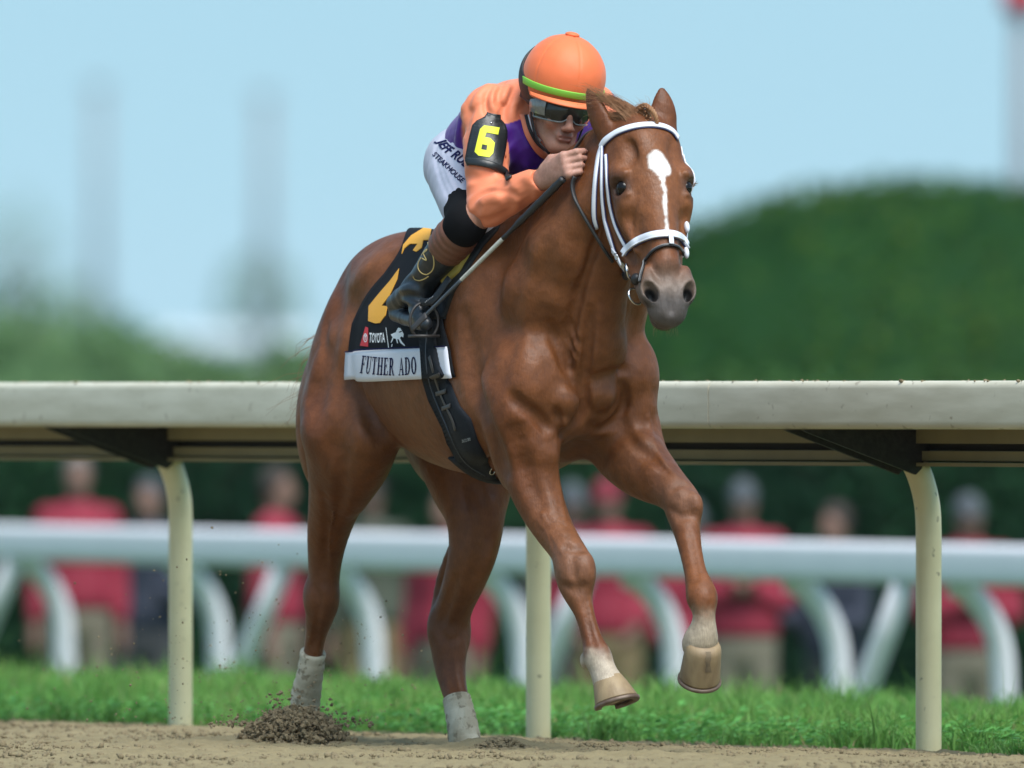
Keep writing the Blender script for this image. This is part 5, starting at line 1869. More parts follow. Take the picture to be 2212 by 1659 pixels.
strands('whiskers', [hp(-.03, .60, -.11), hp(.03, .60, -.11)], [hp(-.035, .635, -.115), hp(.035, .635, -.115)], 40, .0005, 0, .006, 15)
# ================================================================ the jockey
PELV = np.array((-.63, 0, 1.685)); CHE = np.array((-.40, 0, 1.772)); NK = np.array((-.265, -.005, 1.845))
SHR = H(1047, 243, -.18); ELR = H(1054, 446, -.226); WRR = H(1166, 390, -.152)
SHL = np.array((SHR[0] + .02, .165, SHR[2] + .005)); ELL = np.array((-.10, .25, 1.575)); WRL = np.array((.03, .15, 1.665))
JC = H(1211, 219, -.03)
jy = math.radians(-8); jp = math.radians(9)
JFh = np.array((math.cos(jy), math.sin(jy), 0)); JL = np.array((-math.sin(jy), math.cos(jy), 0))
JF = JFh * math.cos(jp) + np.array((0, 0, -math.sin(jp))); JU = np.array((0, 0, math.cos(jp))) + JFh * math.sin(jp)
_r = math.radians(8)
JL, JU = JL * math.cos(_r) - JU * math.sin(_r), JU * math.cos(_r) + JL * math.sin(_r)
JAX = [JL, JF, JU]


def jh(l, f, u):
    return JC + l * JL + f * JF + u * JU


HIPR = np.array((-.60, -.085, 1.655)); KNR = H(1010, 478, -.265); ANR = H(896, 628, -.305)
HEELR = H(856, 670, -.305); BALLR = H(912, 690, -.325); TOER = H(930, 700, -.322)
mir = lambda p: np.array((p[0], -p[1], p[2]))
HIPL, KNL, ANL, HEELL, BALLL, TOEL = map(mir, (HIPR, KNR, ANR, HEELR, BALLR, TOER))


def body_fields(h, lo, hi):
    return SDF(lo, hi, h)


jb = SDF((-.90, -.44, 1.16), (.22, .44, 2.02), .0042)
B = jb
B.chain([(*PELV, .085), (-.53, 0, 1.735, .095), (*CHE, .105), (-.30, 0, 1.80, .085)], .04, (VD, 1.22))
B.chain([(*SHR, .05), (*((SHR + ELR) / 2), .042), (*ELR, .034)], .04)
B.chain([(*ELR, .036), (*((ELR * .6 + WRR * .4)), .036), (*WRR, .025)], .02)
B.chain([(*SHL, .05), (*((SHL + ELL) / 2), .042), (*ELL, .034)], .04)
B.chain([(*ELL, .036), (*((ELL * .6 + WRL * .4)), .036), (*WRL, .025)], .02)
for a, b_, c, d_, e_, f_ in ((HIPR, KNR, ANR, HEELR, BALLR, TOER), (HIPL, KNL, ANL, HEELL, BALLL, TOEL)):
    B.chain([(*a, .078), (*((a + b_) / 2), .068), (*b_, .052)], .04)
    B.chain([(*b_, .046), (*(b_ * .6 + c * .4), .040), (*c, .026)], .03)
    B.chain([(*c, .026), (*d_, .018)], .02); B.chain([(*c, .024), (*(c * .4 + e_ * .6), .012)], .01)
# neck and head
B.chain([(*NK, .060), (*jh(0, -.03, -.06), .052)], .03)
B.add(P_ell(jh(0, -.012, .012), (.074, .092, .088), JAX), .02)
B.add(P_ell(jh(0, .030, -.055), (.053, .062, .075), JAX), .025)
B.add(P_ell(jh(0, .066, -.118), (.030, .026, .024), JAX), .022)
for s_ in (-1, 1):
    B.add(P_cone(jh(.048 * s_, -.005, -.075), jh(.020 * s_, .062, -.122), .019, .017), .02)
    B.add(P_ell(jh(.040 * s_, .066, -.050), (.019, .020, .018), JAX), .018)
    B.sub(P_ell(jh(.031 * s_, .096, -.022), (.017, .014, .012), JAX), .012)
    B.add(P_cone(jh(.012 * s_, .092, -.008), jh(.046 * s_, .080, -.006), .008, .008), .012)
    B.add(P_ell(jh(.0125 * s_, .103, -.066), (.0085, .010, .0075), JAX), .006)
    B.sub(P_ell(jh(.0075 * s_, .108, -.0735), (.0036, .005, .003), JAX), .003)
    B.add(P_ell(jh(.073 * s_, -.008, -.035), (.010, .020, .030), JAX), .008)
B.add(P_cone(jh(0, .092, -.012), jh(0, .113, -.058), .0075, .0105), .012)
B.add(P_ell(jh(0, .113, -.062), (.010, .010, .0085), JAX), .008)
B.add(P_ell(jh(0, .088, -.088), (.026, .012, .014), JAX), .012)
B.add(P_cone(jh(-.015, .094, -.0875), jh(.015, .094, -.0875), .0045, .0045), .006)
B.add(P_cone(jh(-.013, .093, -.0980), jh(.013, .093, -.0980), .0052, .0052), .006)
B.sub(P_cone(jh(-.023, .097, -.0925), jh(.023, .097, -.0925), .0026, .0026), .003)
B.sub(P_cone(jh(-.014, .100, -.1075), jh(.014, .100, -.1075), .004, .004), .008)


# hands: palm, four unequal curled fingers, thumb
def hand(W_, K, across, palmn, s, fing, thumb):
    """W_ wrist, K middle knuckle, across = towards the little finger, palmn = out of the back of the hand"""
    ax = nrm(K - W_); ac = nrm(across - ax * (across @ ax)); bn = nrm(palmn - ax * (palmn @ ax) - ac * (palmn @ ac))
    L = np.linalg.norm(K - W_)
    for o, r in ((-.026, .0155), (-.009, .0165), (.009, .0160), (.026, .0145)):
        B.add(P_cone(W_ + ac * o * .5 - ax * .005, K + ac * o - ax * .006, .019, r), .010)
    B.add(P_ell(W_ + ax * L * .5, (.036, .05, .019), [ac, ax, bn]), .012)
    for i, (o, ln) in enumerate(zip((-.028, -.0095, .0095, .027), (.92, 1.0, .93, .76))):
        p = K + ac * o; a1, a2, a3 = fing[i]
        d = lambda a: ax * math.cos(a) - bn * math.sin(a)
        q1 = p + d(a1) * .040 * ln; q2 = q1 + d(a1 + a2) * .027 * ln; q3 = q2 + d(a1 + a2 + a3) * .021 * ln
        B.add(P_ell(p + bn * .003, .0115), .006)
        B.chain([(*p, .0105), (*q1, .0092)], .004, n=1); B.chain([(*q1, .0094), (*q2, .0082)], .003, n=1); B.chain([(*q2, .0082), (*q3, .0064)], .003, n=1)
    t0 = W_ + ax * .022 - ac * .024; t1, t2, t3 = [np.asarray(t) for t in thumb]
    f = lambda t: ax * t[0] + ac * t[1] + bn * t[2]
    q1 = t0 + f(t1); q2 = q1 + f(t2); q3 = q2 + f(t3)
    B.chain([(*t0, .0165), (*q1, .0125)], .008, n=1); B.chain([(*q1, .0118), (*q2, .0098)], .004, n=1); B.chain([(*q2, .0098), (*q3, .0078)], .003, n=1)
    return K, ax, ac, bn


KR = H(1221, 356, -.136) + np.array((.01, 0, 0))
hand(WRR + (KR - WRR) * .12, KR, np.array((.35, .15, -1.0)), np.array((.75, -.65, .25)), 1,
     ((.70, .95, .5), (.85, 1.15, .6), (1.0, 1.25, .7), (1.1, 1.25, .7)), ((.032, -.018, -.006), (.026, .004, -.012), (.018, .008, -.012)))
KL = WRL + np.array((.085, -.03, .02))
hand(WRL + (KL - WRL) * .12, KL, np.array((.1, .3, -1.0)), np.array((.6, .7, .3)), -1,
     ((.6, 1.0, .6), (.75, 1.15, .6), (.95, 1.25, .7), (1.05, 1.25, .7)), ((.036, -.022, -.004), (.030, -.002, -.008), (.022, .004, -.008)))
JV, JQ = jb.mesh(1)
jbv = mk_bvh((JV, JQ))
sk = np.tile(np.array((.36, .175, .115)), (len(JV), 1))
D = JV - JC; jl, jf, ju = D @ JL, D @ JF, D @ JU
fm = (jf > .02) & (np.abs(jl) < .07) & (ju < .05) & (ju > -.16)
sk = mixc(sk, (.30, .10, .085), fm * sst(.006, .002, np.abs(ju + .093) - .006) * sst(.026, .018, np.abs(jl)) * .8)
sk = mixc(sk, (.24, .13, .095), fm * sst(-.062, -.08, ju) * sst(.050, .03, np.abs(jl)) * .45 * (1 + .3 * vnoise(JV, 300, 2)))
sk = mixc(sk, (.40, .17, .12), fm * sst(.03, .01, np.abs(ju + .055)) * sst(.06, .03, np.abs(jl)) * .4)
dh = np.minimum(np.linalg.norm(JV - KR, axis=1), np.linalg.norm(JV - KL, axis=1))
sk = mixc(sk, (.50, .27, .21), sst(.15, .11, dh) * .75)
sk = mixc(sk, (.28, .12, .09), sst(.13, .09, dh) * np.clip(vnoise(JV, 120, 8), 0, 1) * .6)
m_skin = mat('skin', (.4, .2, .13), .5, (110, .40, (.26, .115, .075)), (420, .35, .002), attr='Col', spec=.4, sub=.12)
JORG = np.array((-.45, 0, 1.2))
me = np_mesh('person', JV - JORG, JQ); add_color(me, sk)
jk = link('person', me, m_skin); jk.matrix_world = HM @ Matrix.Translation(Vector(JORG))
tag(jk, 'jockey in orange and purple silks crouched low over the horse neck', 'person')


def jpart(name, VF, m, smooth=True, parent=None, rgb=None, label=None):
    me = np_mesh(name, np.asarray(VF[0], float) - JORG, VF[1], smooth)
    if rgb is not None: add_color(me, rgb)
    o = link(name, me, m, parent or jk)
    if label: o['label'] = label
    return o


def segd(V, a, b):
    ba = b - a; t = np.clip(((V - a) @ ba) / (ba @ ba), 0, 1)
    return np.linalg.norm(V - a - t[:, None] * ba, axis=1), t


def wrinkle(V, Q, amp_fn):
    """push vertices along their normals by amp_fn(V)"""
    n = np.zeros_like(V)
    fn = np.cross(V[Q[:, 2]] - V[Q[:, 0]], V[Q[:, 3]] - V[Q[:, 1]])
    for i in range(4):
        for k in range(3): n[:, k] += np.bincount(Q[:, i], fn[:, k], minlength=len(V))
    n /= np.linalg.norm(n, axis=1)[:, None] + 1e-12
    return V + n * amp_fn(V)[:, None]


# ---- jacket: torso, collar and sleeves in one field
jj = SDF((-.86, -.44, 1.42), (.14, .44, 1.99), .0040)
B = jj
B.chain([(-.63, 0, 1.70, .112), (-.52, 0, 1.742, .112), (-.41, 0, 1.778, .118), (-.33, 0, 1.800, .102)], .05, (VD, 1.25))
B.chain([(*SHR, .062), (*((SHR * .55 + ELR * .45)), .061), (*ELR, .053)], .05)
B.chain([(*ELR, .054), (*((ELR * .62 + WRR * .38)), .051), (*((ELR * .25 + WRR * .75)), .042), (*WRR, .035)], .025)
B.chain([(*SHL, .062), (*((SHL * .55 + ELL * .45)), .056), (*ELL, .046)], .05)
B.chain([(*ELL, .047), (*((ELL * .62 + WRL * .38)), .045), (*WRL, .032)], .025)
B.add(P_cone(SHR + (.0, .03, .02), NK + (-.02, -.03, -.01), .06, .055), .04)
B.add(P_cone(SHL + (.0, -.03, .02), NK + (-.02, .03, -.01), .06, .055), .04)
B.add(P_ell((-.25, -.07, 1.73), (.09, .09, .10)), .05)
B.add(P_ell((-.25, .07, 1.73), (.09, .09, .10)), .05)
B.chain([(*(NK + (-.01, 0, -.01)), .078), (*(NK + (.02, -.003, .012)), .070)], .02)
B.sub(P_cone(NK + (.005, -.002, .0), NK + (.10, -.006, .08), .058, .066), .008)
wa = nrm(WRR - ELR); B.sub(P_ell(WRR + wa * .030, (.05, .05, .034), [nrm(np.cross(wa, (0, 0, 1))), nrm(np.cross(wa, np.cross(wa, (0, 0, 1)))), wa]), .004)
wa2 = nrm(WRL - ELL); B.sub(P_ell(WRL + wa2 * .030, (.05, .05, .034), [nrm(np.cross(wa2, (0, 0, 1))), nrm(np.cross(wa2, np.cross(wa2, (0, 0, 1)))), wa2]), .004)
V, Q = jj.mesh(1)
b0 = mk_bvh((V, Q))


def lines_on(b_, pxs, n=4):
    out = []
    for x, y in cr(pxs, n):
        h_ = cast(x, y, [b_])
        if h_ is not None: out.append(h_)
    return out


FOLD = 1.2


def folds(field, b_, items):
    for pxs, r, dep, k in items:
        L0 = lines_on(b_, pxs)
        m = len(L0)
        if m < 2: continue
        wt = [FOLD * math.sin(math.pi * (i + .5) / m) ** .7 for i in range(m)]
        if dep > 0:
            field.chain([(*(h_[0] + h_[1] * (r - dep * w_)), r) for h_, w_ in zip(L0, wt)], k, op='sub', n=1)
        else:
            field.chain([(*(h_[0] + h_[1] * (-r - dep * w_)), r) for h_, w_ in zip(L0, wt)], k, n=1)


folds(jj, b0, [
    ([(1018, 440), (1036, 420), (1062, 412), (1095, 416), (1118, 424)], .012, .009, .012),
    ([(1012, 418), (1030, 400), (1056, 392), (1085, 394)], .014, .006, .016),
    ([(1030, 468), (1042, 440), (1066, 428), (1098, 432)], .012, -.006, .016),
    ([(1034, 448), (1024, 470), (1040, 490)], .012, .004, .016),
    ([(1062, 188), (1052, 212), (1054, 236), (1060, 244)], .012, .009, .014),
    ([(1078, 190), (1066, 215), (1070, 240)], .012, -.007, .016),
    ([(1110, 190), (1096, 215), (1088, 240), (1086, 262)], .012, .008, .014),
    ([(1125, 205), (1112, 228), (1106, 252)], .012, -.006, .016),
    ([(1095, 180), (1080, 200), (1076, 225)], .012, .005, .014),
    ([(1128, 240), (1135, 280), (1148, 318)], .012, .005, .016),
    ([(1040, 190), (1018, 225), (1002, 270), (996, 310)], .015, .005, .02),
    ([(1000, 235), (992, 280), (990, 315)], .012, -.004, .02),
    ([(1110, 330), (1120, 350), (1112, 375)], .012, .006, .016),
    ([(1150, 300), (1160, 330), (1172, 345)], .010, .005, .012),
    ([(1128, 402), (1136, 430), (1132, 452)], .014, .004, .02),
    ([(1100, 300), (1092, 330), (1094, 370)], .012, .008, .014),
    ([(1075, 400), (1088, 396), (1096, 402)], .010, .006, .01),
    ([(1030, 215), (1012, 250), (1006, 290)], .012, .005, .012), ([(1064, 175), (1040, 195), (1022, 225)], .012, -.004, .014), ([(1102, 175), (1094, 195), (1090, 215)], .010, -.005, .012),
    ([(1008, 380), (1030, 384), (1060, 380)], .012, .005, .014), ([(1150, 385), (1142, 412), (1146, 436)], .010, .004, .012), ([(1090, 420), (1100, 448), (1090, 470)], .014, .004, .018), ([(1030, 480), (1060, 476), (1090, 462)], .014, .004, .018),
    ([(1112, 290), (1126, 320), (1134, 350)], .012, .006, .014), ([(1140, 330), (1150, 350), (1158, 368)], .010, .005, .012),
])
V, Q = jj.mesh(1)
seam_n = lambda V: 0.0012 * vnoise(V, 42, 21) + .0012 * np.abs(vnoise(V, 90, 22)) + .0007 * vnoise(V, 190, 23)
V = wrinkle(V, Q, seam_n)
dR = np.minimum(segd(V, SHR, ELR)[0], segd(V, ELR, WRR)[0]); dL = np.minimum(segd(V, SHL, ELL)[0], segd(V, ELL, WRL)[0])
ORG_, PUR = np.array((.72, .215, .105)), np.array((.062, .010, .20))
C = np.tile(ORG_, (len(V), 1))
d_ = V @ np.array((CS * 0, 0, 0))
# projected coordinates in the photograph for the printed colour panels
Wd = (np.c_[V, np.ones(len(V))] @ np.array(HM).T)[:, :3]
dep = Wd[:, 1] + 48; ppx = 1106 + FOC * Wd[:, 0] / dep; ppy = 862 + FOC * (1 - Wd[:, 2]) / dep
chest = in_poly([(1082, 268), (1100, 266), (1112, 262), (1140, 252), (1147, 285), (1150, 310), (1164, 330), (1178, 345), (1176, 380), (1150, 395), (1100, 410), (1080, 395), (1090, 300)], ppx, ppy)
onarm = (dR < .066) & (segd(V, SHR, ELR)[1] > .25) | (dR < .06) & (segd(V, ELR, WRR)[1] > .05) & (segd(V, ELR, WRR)[0] < .06)
frontish = (V[:, 0] > -.42)
purple = sst(1.2, -1.2, chest) * frontish * (~onarm)
# the same panel on his left side, and the purple lower back
lz = (V[:, 1] > .0) & (V[:, 0] > -.42) & (V[:, 2] < 1.80) & ((dL > .066) | (segd(V, SHL, ELL)[1] < .2))
purple = np.maximum(purple, lz * sst(.045, .06, V[:, 1]))
back = sst(-.455, -.465, V[:, 0] + .18 * (V[:, 1] + .12) * 0 + .25 * (1.80 - V[:, 2])) * (V[:, 2] > 1.70)
purple = np.maximum(purple, back * sst(1.695, 1.705, V[:, 2]) * ((dR > .07) | (V[:, 0] < -.42)))
purple = np.maximum(purple, (V[:, 1] > .17) * (V[:, 0] < -.1) * (V[:, 2] > 1.70) * sst(.19, .2, V[:, 1]) * 1.0)
C = mixc(C, PUR, np.clip(purple, 0, 1))
m_silk = mat('racing_silk', (.8, .3, .1), .55, None, (420, .12, .0015), attr='Col', spec=.35, sheen=.15)
jkt = jpart('jacket', (V, Q), m_silk, rgb=C)
jbvh = mk_bvh((V, Q))
# seams, collar, zip, cuffs
m_or = mat('orange_cloth', (.72, .150, .045), .6, None, (300, .15, .002), sheen=.15)
m_lime = mat('lime_band', (.20, .52, .05), .55, None, (300, .1, .002))
m_blackm = mat('black_trim', (.012, .012, .013), .6)
for px in ([(1085, 262), (1090, 300), (1092, 340)],):
    P_, N_ = strap_px(px, .004, [jbvh], .001, n=5); jpart('seam', ribbon(P_, N_, .004, .002), mat('orange_thread', tuple(ORG_), .7), parent=jkt)
P_, N_ = strap_px([(1129, 248), (1136, 272), (1144, 296), (1158, 318), (1172, 332), (1180, 336)], .02, [jbvh, jbv], .002, n=5)
m_sal = mat('salmon_cloth', tuple(ORG_), .6, None, (300, .15, .002), sheen=.15)
jpart('collar', ribbon(P_, N_, .020, .006), m_sal, parent=jkt)
P_, N_ = strap_px([(1136, 250), (1143, 274), (1151, 294), (1164, 312), (1174, 322)], .004, [jbvh, jbv], .004, n=5)
jpart('collar_lining', ribbon(P_, N_, .010, .004), m_blackm, parent=jkt)
P_, N_ = strap_px([(1142, 250), (1148, 274), (1156, 292), (1166, 304)], .004, [jbv, jbvh], .004, n=5)
jpart('undershirt', ribbon(P_, N_, .006, .004), m_whp, parent=jk)
P_, N_ = strap_px([(1183, 330), (1186, 345), (1190, 358)], .01, [jbvh], .003, n=4)
jpart('zip', ribbon(P_, N_, .010, .003), mat('brass_zip', (.75, .42, .06), .35, metal=.8), parent=jkt)
# number holder on the sleeve
AB = [(1053, 244), (1078, 248), (1079, 259), (1090, 271), (1094, 286), (1092, 300), (1090, 314), (1085, 345), (1083, 360), (1078, 364), (1050, 357), (1010, 355), (1008, 342), (1010, 331), (1013, 312), (1017, 293), (1022, 272), (1031, 262), (1046, 254)]
m_vinyl = mat('black_vinyl', (.010, .012, .013), .4, (70, .4, (.022, .026, .028)), (200, .2, .002))
holder = patch(AB, [jbvh], .006, .005, 6, smooth=3)
arm = jpart('number_holder', holder, m_vinyl, parent=jk)
abv = mk_bvh(holder)
cz = lambda pts: [(911.3 + x * .2133, 194.7 + y * .2133) for x, y in pts]
six = cz([(630, 358), (786, 380), (770, 452), (655, 430), (640, 476), (694, 487), (738, 535), (722, 640), (683, 682), (575, 665), (535, 625), (590, 395)])
hole = cz([(612, 550), (662, 560), (655, 610), (603, 600)])
jpart('number', patch(six, [abv], .0016, 0, 6, [hole]), mat('lime_yellow_number', (.62, .68, .03), .6), smooth=False, parent=arm)
P_, N_ = strap_px([(1009, 350), (1030, 351), (1060, 357), (1082, 366), (1094, 376), (1102, 388)], .01, [abv, jbvh], .003, n=4)
jpart('strap', ribbon(P_, N_, .020, .005), m_vinyl, parent=arm)
for off_ in (-4, 3):
    P_, N_ = strap_px([(1009, 346 + off_), (1030, 347 + off_), (1060, 353 + off_), (1080, 361 + off_)], .01, [abv], .003, n=4)
    jpart('stitching', ribbon(P_, N_, .0018, .002), mat('dark_stitch', (.04, .045, .05), .7), parent=arm)
h_ = cast(1061, 266, [abv]); jpart('rivet', ball(h_[0], .004, 10, 6), m_steel, parent=arm)

# ---- breeches
FOLD = 1.0
jp_ = SDF((-.92, -.40, 1.40), (-.10, .40, 1.86), .0042)
B = jp_
B.chain([(*(PELV + (-.01, 0, -.005)), .095), (-.56, 0, 1.72, .098)], .03, (VD, 1.22))
for a, b_ in ((HIPR, KNR), (HIPL, KNL)):
    s_ = -1 if a[1] < 0 else 1
    B.chain([(*(a + np.array((-.01, .010 * s_, .0))), .096), (*((a * .55 + b_ * .45)), .084), (*((a * .2 + b_ * .8)), .066)], .05)
    B.add(P_ell(a + np.array((-.05, .005 * s_, .02)), (.085, .075, .085)), .05)
V, Q = jp_.mesh(1)
b0 = mk_bvh((V, Q))
folds(jp_, b0, [([(958, 300), (962, 340), (978, 385), (1000, 425)], .008, .0045, .006), ([(948, 310), (951, 350), (966, 395), (990, 432)], .008, .0045, .006), ([(940, 320), (943, 355), (957, 400), (978, 438)], .008, .0045, .006),
                ([(968, 300), (974, 340), (990, 380)], .008, .0045, .006), ([(960, 275), (940, 290), (932, 305)], .012, .004, .012), ([(968, 285), (950, 305), (938, 325)], .010, .003, .01), ([(972, 262), (952, 272), (943, 282)], .010, .003, .01)])
V, Q = jp_.mesh(1)
V = wrinkle(V, Q, lambda V: .0018 * vnoise(V, 50, 31) + .0011 * vnoise(V, 130, 32))
m_br = mat('white_breeches', (.40, .415, .50), .65, (12, .25, (.34, .355, .44)), (380, .12, .0015), sheen=.1)
brc = jpart('breeches', (V, Q), m_br)
pbv = mk_bvh((V, Q))
for lt in letters_of(text_px("JEFF RUBY'S", [(944, 305), (956, 324), (978, 341), (1003, 362), (1022, 384)], 19, [pbv], .002, bold=.03, slant=.25)): jpart('letter', lt, m_navy, smooth=False, parent=brc)
for lt in letters_of(text_px('STEAKHOUSE', [(934, 335), (946, 347), (962, 362), (978, 378), (997, 396)], 11, [pbv], .002, bold=.02, slant=.1)): jpart('letter', lt, m_navy, smooth=False, parent=brc)

# ---- boots
m_boot = mat('black_boot_leather', (.010, .013, .017), .36, (40, .5, (.022, .03, .038)), (90, .25, .004), spec=.5)
m_cuff = mat('brown_boot_top', (.15, .058, .032), .5, (40, .4, (.10, .038, .022)), (140, .3, .003))
m_knee = mat('black_stretch_cloth', (.006, .006, .007), .9, None, (300, .2, .002), spec=.1)
def boot(kn, an, he_, ba, to, sgn):
    f = SDF(np.minimum.reduce([kn, an, he_, ba, to]) - .14, np.maximum.reduce([kn, an, he_, ba, to]) + .14, .0040)
    p = lambda t: kn + (an - kn) * t
    f.chain([(*p(.20), .051), (*p(.45), .050), (*p(.75), .041), (*p(.97), .036)], .02)
    f.chain([(*an, .036), (*(he_ + (0, 0, .02)), .029)], .03)
    f.chain([(*(an + (ba - an) * .25 + np.array((0, 0, .0))), .034), (*(ba + np.array((-.01, 0, .004))), .023), (*(to * .6 + ba * .4), .014)], .03)
    sole = nrm(to - he_)
    f.chain([(*(he_ + (0, 0, -.012)), .022), (*(ba + (0, 0, -.012)), .020), (*(to * .6 + ba * .4 + (0, 0, -.008)), .014)], .008)
    up_ = nrm(kn - an)
    f.sub(P_ell(p(.20) + up_ * .075, (.09, .09, .075), [nrm(np.cross(up_, (0, 1, 0))), nrm(np.cross(up_, np.cross(up_, (0, 1, 0)))), up_]), .004)
    if sgn < 0:
        V, Q = f.mesh(1)
        folds(f, mk_bvh((V, Q)), [([(866, 612), (884, 606), (905, 612)], .012, .007, .010), ([(864, 628), (888, 624), (914, 634)], .012, -.004, .012), ([(862, 640), (884, 640), (906, 648)], .010, .006, .008), ([(868, 655), (884, 664), (902, 668)], .010, .004, .008)])
    V, Q = f.mesh(1)
    V = wrinkle(V, Q, lambda V: .0016 * vnoise(V, 50, 41) * sst(an[2] + .12, an[2] - .02, V[:, 2]) + .0006 * vnoise(V, 130, 42))
    o = jpart('boot', (V, Q), m_boot)
    g = SDF(np.minimum(kn, an) - .14, np.maximum(kn, an) + .14, .0042)
    g.chain([(*p(.14), .0545), (*p(.26), .0560), (*p(.40), .0545)], .01)
    for t_, sg in ((.16, 1), (.40, -1)):
        c = p(t_) + up_ * sg * .075
        g.sub(P_ell(c, (.10, .10, .075), [nrm(np.cross(up_, (0, 1, 0))), nrm(np.cross(up_, np.cross(up_, (0, 1, 0)))), up_]), .003)
    g2 = g.mesh(1)
    V3 = wrinkle(*g2, lambda V: .0010 * np.sin(((V - kn) @ -up_) * 260 + 2 * vnoise(V, 20, 3)) + .0008 * vnoise(V, 60, 44))
    jpart('boot_top', (V3, g2[1]), m_cuff, parent=o)
    k = SDF(np.minimum(kn, an) - .18, kn + .20, .0042)
    hp_ = HIPR if sgn < 0 else HIPL
    k.chain([(*(kn * .62 + hp_ * .38), .068), (*(kn * .86 + hp_ * .14), .060), (*kn, .055), (*p(.16), .0525)], .02)
    jpart('knee_guard', k.mesh(1), m_knee)
    return V, Q


bt = boot(KNR, ANR, HEELR, BALLR, TOER, -1)
boot(KNL, ANL, HEELL, BALLL, TOEL, 1)
bbv = mk_bvh(bt)
m_gt = mat('gold_stitched_line', (.62, .46, .18), .5)
bz = lambda pts: [(734.4 + x * .2133, 477.8 + y * .2133) for x, y in pts]
bo = [o for o in jk.children if o.name.startswith('boot')][0]
for pts in ([(885, 190), (900, 240), (940, 330), (955, 420), (940, 490), (890, 535), (840, 530), (800, 490), (795, 430), (825, 370)],
            [(830, 345), (860, 300), (885, 285), (880, 300), (850, 330), (880, 395), (835, 375)],
            [(745, 560), (765, 590), (810, 598), (860, 580), (898, 555)]):
    q = bz(pts)
    P_, N_ = strap_px(q, .003, [bbv], .001, n=5, relax=1)
    jpart('stitched_line', ribbon(P_, N_, .0032, .0012), m_gt, parent=bo)
st = Thing('stirrup', 'steel stirrup and black leather under the jockey right boot', 'stirrup', tuple(BALLR + np.array((0, -.02, -.04))))
c = BALLR + np.array((.012, -.0, -.005))
a = np.linspace(-2.5, 2.5, 22)
st.part('iron', tube(c + np.stack([np.zeros(22), np.sin(a) * .044, np.cos(a) * .052], 1),   .0042, 8), m_dk)
st.part('tread', box(c + (-.022, -.040, -.046), c + (.022, .040, -.038)), m_dk)
top = H(972, 600, -.28)
P_ = cr([c + (0, -.01, .052), (c + top) / 2 + (0, -.01, 0), top], 6)
st.part('leather', ribbon(P_, np.tile((.3, -.95, 0), (len(P_), 1)), .022, .004), m_leather)
for k in range(6):
    p = P_[3] * (1 - k / 8) + P_[8] * k / 8 + np.array((.001, -.006, 0))
    st.part('eyelet', ball(p, .0018, 6, 4), m_steel)

# ---- helmet, cap, goggles
hc = jh(0, -.008, .068)
hs = SDF(hc - .17, hc + .17, .0036)
hs.add(P_ell(hc, (.116, .134, .122), JAX), .01)
hs.sub(P_ell(hc + JU * -.185 + JF * -.02, (.3, .3, .125), JAX), .006)
hs.sub(P_ell(hc + JF * .17 + JU * -.125, (.2, .10, .07), JAX), .01)
V, Q = hs.mesh(2)
dl, df, du = (V - hc) @ JL, (V - hc) @ JF, (V - hc) @ JU
ang = np.arctan2(dl, df)
ridge = np.min([np.abs(((ang - k * math.pi / 3 + math.pi) % (2 * math.pi)) - math.pi) for k in range(6)], 0) * np.hypot(dl, df)
V = wrinkle(V, Q, lambda V: -.0022 * sst(.0035, .0, ridge) + .0020 * vnoise(V, 38, 51) * sst(.05, -.05, du) + .0008 * vnoise(V, 90, 52))
cap = jpart('helmet', (V, Q), m_or)
hbv = mk_bvh((V, Q))
def helm_ring(u0, off, a0, a1, n=40, dip=0.0):
    P, N = [], []
    for a in np.linspace(a0, a1, n):
        d = math.cos(a) * JF + math.sin(a) * JL
        c = hc + JU * (u0 + dip * math.cos(a))
        q, nn, i, t = hbv.ray_cast(Vector(c + d * .3), Vector(-d))
        if q is not None and t < .25:
            P.append(np.array(q) + np.array(nn) * off); N.append(np.array(nn))
    return np.array(P), np.array(N)
P_, N_ = helm_ring(-.024, .0015, -2.6, 2.6, 60, -.010)
jpart('cap_band', ribbon(P_, N_, .020, .003), m_lime, parent=cap)
jpart('cap_button', ball(hc + JU * .123 + JF * .004, (.021, .021, .008), 16, 8, JAX), m_or, parent=cap)
P_ = []; 
for a in np.linspace(-1.15, 1.15, 21):
    d = math.cos(a) * JF + math.sin(a) * JL
    P_.append(hc + JF * .0 + d * np.hypot(.118 * math.sin(a), .134 * math.cos(a)) + JU * (-.048 - .008 * math.cos(a)))
P_ = np.array(P_)
inner = P_; outer = P_ + np.array([(math.cos(a) ** .6) * (JF * .022 - JU * .010) for a in np.linspace(-1.15, 1.15, 21)])
V2 = np.vstack([inner + JU * .003, outer + JU * .002, outer - JU * .002, inner - JU * .003]); n_ = 21; F2 = []
for k in range(3):
    F2 += [(k * n_ + i, k * n_ + i + 1, (k + 1) * n_ + i + 1, (k + 1) * n_ + i) for i in range(n_ - 1)]
jpart('cap_peak', (V2, F2), m_or, parent=cap)
